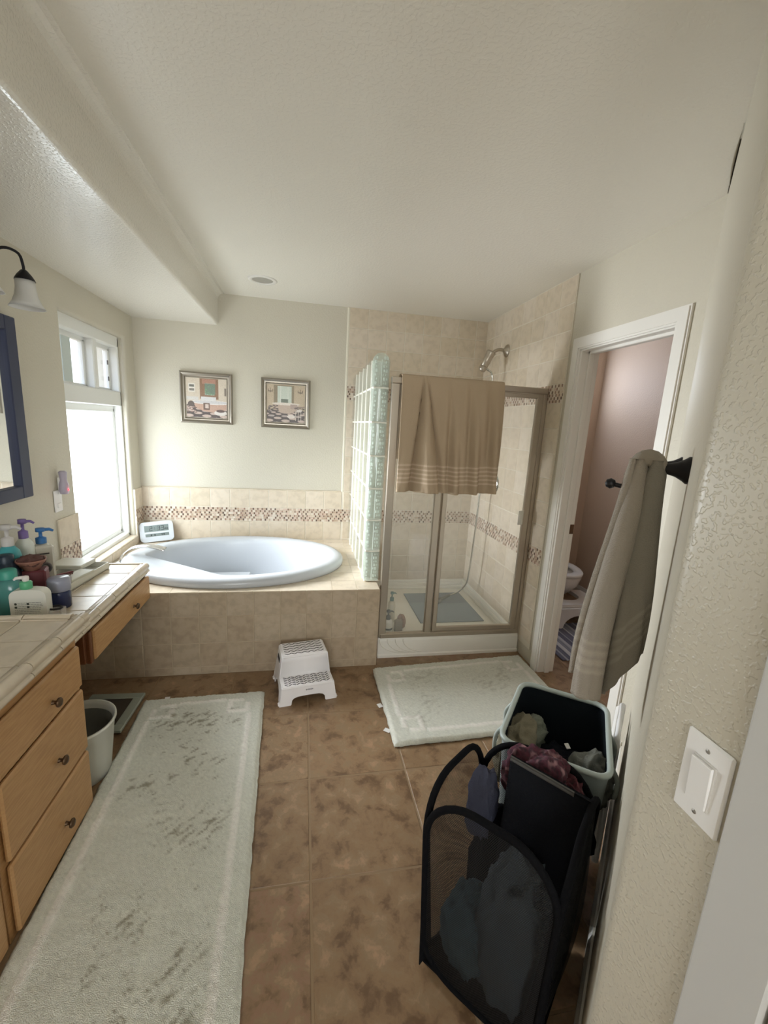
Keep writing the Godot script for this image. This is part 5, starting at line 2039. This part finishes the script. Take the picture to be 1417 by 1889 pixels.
# ------------------------------------------------------------------ things on the make-up counter
func make_bottles() -> void:
	var Y := Vector3.UP
	var y := 0.713
	var white := mat(c8(226, 224, 214), 0.4)
	var st: SurfaceTool
	# big flat lotion bottle with a green pump, its label of printed lines and four dark marks
	var b := thing("lotion_bottle", "broad white lotion bottle with a green pump and printed label at the front", "bottle", Vector3(0.235, y, 1.895), 0.05)
	b.scale = Vector3(0.84, 0.9, 0.84)
	var pl := PackedVector2Array([Vector2(-0.07, 0), Vector2(0.07, 0), Vector2(0.073, 0.004), Vector2(0.073, 0.115)])
	for i in 6:
		var a := PI / 2.0 * i / 5.0
		pl.append(Vector2(0.043 + 0.03 * cos(a), 0.118 + 0.03 * sin(a)))
	pl.append_array(PackedVector2Array([Vector2(0.02, 0.151), Vector2(-0.02, 0.151)]))
	for i in 6:
		var a := PI / 2.0 + PI / 2.0 * i / 5.0
		pl.append(Vector2(-0.043 + 0.03 * cos(a), 0.118 + 0.03 * sin(a)))
	pl.append_array(PackedVector2Array([Vector2(-0.073, 0.115), Vector2(-0.073, 0.004)]))
	st = mb()
	extrude(st, pl, 0.05, Transform3D(Basis(), Vector3(0, 0, -0.025)), true)
	obj("body", st, white, b)
	var im := Image.create(128, 112, false, Image.FORMAT_RGB8)
	im.fill(c8(222, 222, 212))
	var rr := RandomNumberGenerator.new()
	rr.seed = 5
	for j in 9:
		var yy := 20 + j * 9
		var x := 8
		while x < 112:
			var w := 3 + rr.randi() % 12
			im.fill_rect(Rect2i(x, yy, w, 3 if j != 8 else 6), c8(150, 152, 146) if j != 8 or x > 80 else c8(222, 222, 212))
			x += w + 2
	for e in [[8, 22], [8, 38], [58, 22], [58, 38]]:
		for q in 11:
			for r in 11:
				if (q - 5) ** 2 + (r - 5) ** 2 < 28:
					im.set_pixel(e[0] + q, e[1] + r, c8(50, 58, 50))
	var lm := mat(Color.WHITE, 0.45)
	lm.albedo_texture = ImageTexture.create_from_image(im)
	st = mb()
	quad_uv(st, [Vector3(-0.062, 0.012, 0.0256), Vector3(0.062, 0.012, 0.0256), Vector3(0.062, 0.112, 0.0256), Vector3(-0.062, 0.112, 0.0256)], [Vector2(0, 1), Vector2(1, 1), Vector2(1, 0), Vector2(0, 0)])
	put("printed_label", done(st), lm, b)
	st = mb()
	lathe(st, [Vector2(0.022, 0.15), Vector2(0.024, 0.152), Vector2(0.024, 0.178), Vector2(0.02, 0.182), Vector2(0.012, 0.184), Vector2(0, 0.184)], 22, Transform3D(Basis(), Vector3(-0.012, 0, 0)))
	obj("collar", st, mat(c8(94, 178, 132), 0.4), b)
	st = mb()
	lathe(st, [Vector2(0.011, 0.183), Vector2(0.014, 0.195), Vector2(0.013, 0.204), Vector2(0, 0.209)], 18, Transform3D(Basis(), Vector3(-0.012, 0, 0)))
	tube(st, [Vector3(-0.012, 0.2, 0), Vector3(-0.045, 0.2, 0.01), Vector3(-0.052, 0.193, 0.012)], [0.008, 0.007, 0.005], 8)
	obj("pump", st, mat(c8(232, 226, 222), 0.4), b)
	# teal mouthwash
	b = thing("mouthwash_bottle", "translucent teal bottle with a green cap left of the white lotion bottle", "bottle", Vector3(0.135, y, 1.845))
	var teal := mat(Color(0.36, 0.62, 0.60, 0.72), 0.12)
	teal.transparency = BaseMaterial3D.TRANSPARENCY_ALPHA
	cap_bottle(b, 0.052, 0.16, teal, mat(c8(70, 160, 142), 0.4), 0.035, Vector2(1.0, 0.7))
	# navy jar with a grey lid
	b = thing("navy_jar", "navy blue jar with a grey lid beside the white lotion bottle", "jar", Vector3(0.27, y, 1.765))
	st = mb()
	lathe(st, [Vector2(0, 0), Vector2(0.036, 0), Vector2(0.039, 0.004), Vector2(0.039, 0.07), Vector2(0.036, 0.075), Vector2(0, 0.075)], 28)
	obj("body", st, mat(c8(34, 44, 82), 0.25), b)
	st = mb()
	lathe(st, [Vector2(0, 0.076), Vector2(0.04, 0.076), Vector2(0.041, 0.08), Vector2(0.041, 0.122), Vector2(0.037, 0.13), Vector2(0, 0.131)], 28)
	obj("lid", st, mat(c8(150, 152, 168), 0.3), b)
	# pumps at the back
	b = thing("white_pump_bottle", "white lotion bottle with a blue pump and navy print by the wall", "bottle", Vector3(0.075, y, 1.50), 0.5)
	pump_bottle(b, 0.042, 0.205, white, mat(c8(52, 112, 172), 0.4), 0.072, Vector2(1.0, 0.7))
	st = mb()
	thick(st, 12, 3, func(u: float, v: float) -> Vector3:
		var a := -0.4 - 1.4 * u
		return Vector3(0.0425 * cos(a), 0.125 + 0.018 * v + 0.01 * sin(u * 3.0), -0.0425 * 0.7 * sin(a)), 0.0006)
	obj("printed_band", st, mat(c8(52, 56, 96), 0.5), b)
	st = mb()
	thick(st, 12, 3, func(u: float, v: float) -> Vector3:
		var a := -0.5 - 1.2 * u
		return Vector3(0.0425 * cos(a), 0.155 + 0.012 * v, -0.0425 * 0.7 * sin(a)), 0.0006)
	obj("printed_band", st, mat(c8(52, 56, 96), 0.5), b)
	b = thing("clear_pump_bottle", "tall pale bottle with a purple pump at the back against the wall", "bottle", Vector3(0.06, y, 1.595), 0.4)
	pump_bottle(b, 0.036, 0.255, mat(c8(214, 218, 210), 0.35), mat(c8(120, 100, 158), 0.4), 0.085)
	b = thing("spray_bottle", "pale spray bottle with a teal shoulder at the far left of the counter", "bottle", Vector3(0.06, y, 1.70), 0.3)
	pump_bottle(b, 0.042, 0.25, mat(c8(70, 160, 168), 0.35), mat(c8(206, 202, 200), 0.4), 0.09)
	b = thing("dark_bottle", "very dark navy bottle under the teal shouldered spray at the left", "bottle", Vector3(0.085, y, 1.765))
	cap_bottle(b, 0.048, 0.20, mat(c8(26, 42, 58), 0.3), mat(c8(30, 46, 62), 0.4), 0.03)
	# red-brown bowl and red box under it
	b = thing("trinket_box", "dark red box holding up a brown bowl in the middle of the clutter", "box", Vector3(0.155, y, 1.71), 0.3)
	st = mb()
	bx(st, Vector3(0, 0.075, 0), Vector3(0.085, 0.15, 0.07), 0.006)
	obj("carton", st, mat(c8(112, 52, 58), 0.5), b)
	b = thing("brown_bowl", "brown clay bowl resting on the dark red box", "bowl", Vector3(0.15, y + 0.151, 1.72))
	st = mb()
	lathe(st, [Vector2(0, 0), Vector2(0.025, 0), Vector2(0.032, 0.008), Vector2(0.052, 0.04), Vector2(0.054, 0.048), Vector2(0.050, 0.046), Vector2(0.03, 0.012), Vector2(0, 0.008)], 30)
	obj("bowl_body", st, mat(c8(150, 104, 88), 0.5), b)
	st = mb()
	heap(st, Vector3(0, 0.038, 0), Vector3(0.04, 0.022, 0.04), 51, 0.3)
	obj("hair_ties", st, mat(c8(92, 60, 54), 0.8), b)
	# white card holder with a hair tie on it
	b = thing("white_dispenser", "upright white dispenser with a grey hair tie hung on its front", "dispenser", Vector3(0.115, y, 1.56), 0.55)
	st = mb()
	bx(st, Vector3(0, 0.105, 0), Vector3(0.072, 0.21, 0.03), 0.008)
	obj("body", st, mat(c8(206, 200, 186), 0.4), b)
	obj("slot", box(-0.026, 0.018, 0.172, 0.178, 0.0145, 0.0162, 0.0004), mat(c8(60, 58, 56), 0.6), b)
	st = mb()
	var ring := []
	for i in 25:
		ring.append(Vector3(0.018 * cos(TAU * i / 24.0), 0.11 + 0.02 * sin(TAU * i / 24.0), 0.021))
	tube(st, ring, 0.006, 8)
	obj("hair_tie", st, mat(c8(110, 104, 104), 0.9), b)
	# clear pink tube in front of it
	b = thing("glass_cup", "small clear cup behind the navy jar", "cup", Vector3(0.20, y, 1.585))
	st = mb()
	lathe(st, [Vector2(0, 0), Vector2(0.024, 0), Vector2(0.03, 0.07), Vector2(0.0285, 0.07), Vector2(0.0225, 0.003), Vector2(0, 0.003)], 24)
	var cg := mat(Color(0.86, 0.84, 0.84, 0.35), 0.05)
	cg.transparency = BaseMaterial3D.TRANSPARENCY_ALPHA
	obj("cup_body", st, cg, b)
	# long white tray with papers and a dark red comb
	b = thing("counter_tray", "long shallow white tray holding papers and a dark red comb", "tray", Vector3(0.155, y, 1.46), -0.10)
	st = box(-0.085, 0.085, 0.0, 0.006, -0.20, 0.20, 0.002)
	obj("tray_floor", st, white, b)
	for e in [[-0.085, -0.079, -0.20, 0.20], [0.079, 0.085, -0.20, 0.20], [-0.085, 0.085, -0.20, -0.194], [-0.085, 0.085, 0.194, 0.20]]:
		obj("tray_wall", box(e[0], e[1], 0.0, 0.035, e[2], e[3], 0.002), white, b)
	b = thing("paper_packet", "white printed paper packet slanting out of the long tray", "packet", Vector3(0.19, y + 0.038, 1.545), -0.25)
	st = mb()
	bx(st, Vector3.ZERO, Vector3(0.075, 0.012, 0.26), 0.003, Transform3D(Basis(Vector3.RIGHT, 0.03), Vector3.ZERO))
	obj("packet_body", st, mat(c8(214, 212, 196), 0.5), b)
	st = mb()
	for k in 5:
		bx(st, Vector3(0, 0.0062, 0.02 + 0.02 * k), Vector3(0.05 - 0.006 * (k % 3), 0.001, 0.005), 0.0)
	obj("print_lines", st, mat(c8(120, 126, 120), 0.6), b)
	st = mb()
	lathe(st, [Vector2(0, 0.002), Vector2(0.014, 0.001), Vector2(0.014, 0)], 20, Transform3D(Basis(), Vector3(0.005, 0.0062, -0.07)))
	obj("print_disc", st, mat(c8(176, 184, 176), 0.5), b)
	b = thing("box_of_wipes", "white lidded box at the window end of the make-up counter", "box", Vector3(0.115, y + 0.036, 1.335), -0.1)
	st = mb()
	bx(st, Vector3(0, 0.012, 0), Vector3(0.16, 0.022, 0.13), 0.004)
	obj("box_body", st, white, b)
	b = thing("red_comb", "dark red comb lying on the papers in the long tray", "comb", Vector3(0.14, y + 0.052, 1.52), -0.7)
	st = mb()
	bx(st, Vector3(0, 0, 0), Vector3(0.014, 0.010, 0.13), 0.003)
	for k in 14:
		bx(st, Vector3(0.018, 0, -0.05 + 0.0075 * k), Vector3(0.024, 0.004, 0.003), 0.0008)
	obj("comb_body", st, mat(c8(110, 40, 46), 0.35), b)
	# clear box with a black elastic, and a pale tube at the far left
	b = thing("clear_box", "small clear plastic box beside the lotion bottle", "box", Vector3(0.305, y, 1.875), 0.1)
	st = mb()
	bx(st, Vector3(0, 0.02, 0), Vector3(0.06, 0.04, 0.05), 0.003)
	obj("case", st, cg, b)
	b = thing("black_elastic", "black elastic band on top of the clear box", "hair tie", Vector3(0.305, y + 0.044, 1.875))
	st = mb()
	ring = []
	for i in 25:
		ring.append(Vector3(0.024 * cos(TAU * i / 24.0), 0, 0.018 * sin(TAU * i / 24.0)))
	tube(st, ring, 0.0035, 8)
	obj("band", st, M.black, b)
	b = thing("cream_tube", "pale squeezed tube lying at the left end behind the near counter edge", "tube", Vector3(0.125, y + 0.022, 1.935), 0.2)
	st = mb()
	thick(st, 24, 16, func(u: float, v: float) -> Vector3:
		var a := TAU * u
		return Vector3(-0.07 + 0.14 * v, 0.02 * sin(a) * (1.0 - 0.75 * v), 0.026 * cos(a)), 0.002)
	obj("tube_body", st, mat(c8(206, 206, 194), 0.4), b)


func make_small_things() -> void:
	var Y := Vector3.UP
	# recessed ceiling light
	var t := thing("recessed_light", "round recessed ceiling light above the tub, switched off", "ceiling light", Vector3(0.985, H, 0.45))
	var st := mb()
	lathe(st, [Vector2(0.068, 0.0), Vector2(0.07, -0.006), Vector2(0.09, -0.006), Vector2(0.096, -0.002), Vector2(0.096, 0.0)], 40)
	obj("trim_ring", st, M.white_paint, t)
	st = mb()
	lathe(st, [Vector2(0, -0.001), Vector2(0.069, -0.002)], 40)
	obj("lens", st, mat(c8(170, 166, 156), 0.5), t)
	# switch by the viewer
	t = thing("light_switch", "white rocker light switch on the short wall at the right", "light switch", Vector3(1.8235, 1.088, 3.2705))
	st = mb()
	bx(st, Vector3(-0.002, 0, 0), Vector3(0.007, 0.127, 0.067), 0.003)
	obj("cover_plate", st, M.plastic, t)
	st = mb()
	bx(st, Vector3(-0.006, 0, 0), Vector3(0.003, 0.070, 0.034), 0.001)
	obj("rocker_frame", st, mat(c8(214, 210, 204), 0.4), t)
	st = mb()
	bx(st, Vector3(-0.0085, 0, 0), Vector3(0.005, 0.066, 0.030), 0.001, Transform3D(Basis(Vector3.BACK, 0.05), Vector3.ZERO))
	obj("rocker", st, M.plastic, t)
	for y in [-0.048, 0.048]:
		st = mb()
		lathe(st, [Vector2(0, 0.001), Vector2(0.003, 0.0006), Vector2(0.0034, 0)], 12, Transform3D(Basis(Vector3.BACK, PI / 2.0), Vector3(-0.0055, y, 0)))
		obj("screw", st, mat(c8(160, 156, 150), 0.4, 0.5), t)
	# waste bin in the knee space
	t = thing("waste_bin", "round white waste bin on the floor under the make-up counter", "waste bin", Vector3(0.355, 0, 1.905))
	st = mb()
	lathe(st, [Vector2(0, 0), Vector2(0.108, 0), Vector2(0.112, 0.006), Vector2(0.138, 0.245), Vector2(0.145, 0.248), Vector2(0.145, 0.258), Vector2(0.137, 0.258), Vector2(0.134, 0.24), Vector2(0.106, 0.012), Vector2(0, 0.012)], 44)
	obj("bin", st, mat(c8(222, 222, 212), 0.4), t)
	st = mb()
	lathe(st, [Vector2(0.129, 0.225), Vector2(0.121, 0.17), Vector2(0.110, 0.1), Vector2(0, 0.06)], 36)
	obj("liner", st, mat(c8(120, 122, 116), 0.7), t)
	# bathroom scale
	t = thing("bathroom_scale", "flat bathroom scale with grey-green border and dark glass beside the bin", "scale", Vector3(0.30, 0.0, 1.53), -0.04)
	obj("plate", box(-0.13, 0.13, 0.018, 0.027, -0.145, 0.145, 0.004), mat(c8(72, 66, 60), 0.2), t)
	for e in [[-0.135, 0.135, -0.15, -0.105], [-0.135, 0.135, 0.105, 0.15], [-0.135, -0.09, -0.105, 0.105], [0.09, 0.135, -0.105, 0.105]]:
		obj("border", box(e[0], e[1], 0.014, 0.031, e[2], e[3], 0.003), mat(c8(158, 164, 152), 0.4), t)
	for x in [-0.1, 0.1]:
		for z in [-0.11, 0.11]:
			st = mb()
			lathe(st, [Vector2(0, 0), Vector2(0.016, 0), Vector2(0.016, 0.016), Vector2(0, 0.016)], 14, Transform3D(Basis(), Vector3(x, 0, z)))
			obj("foot", st, M.black, t)
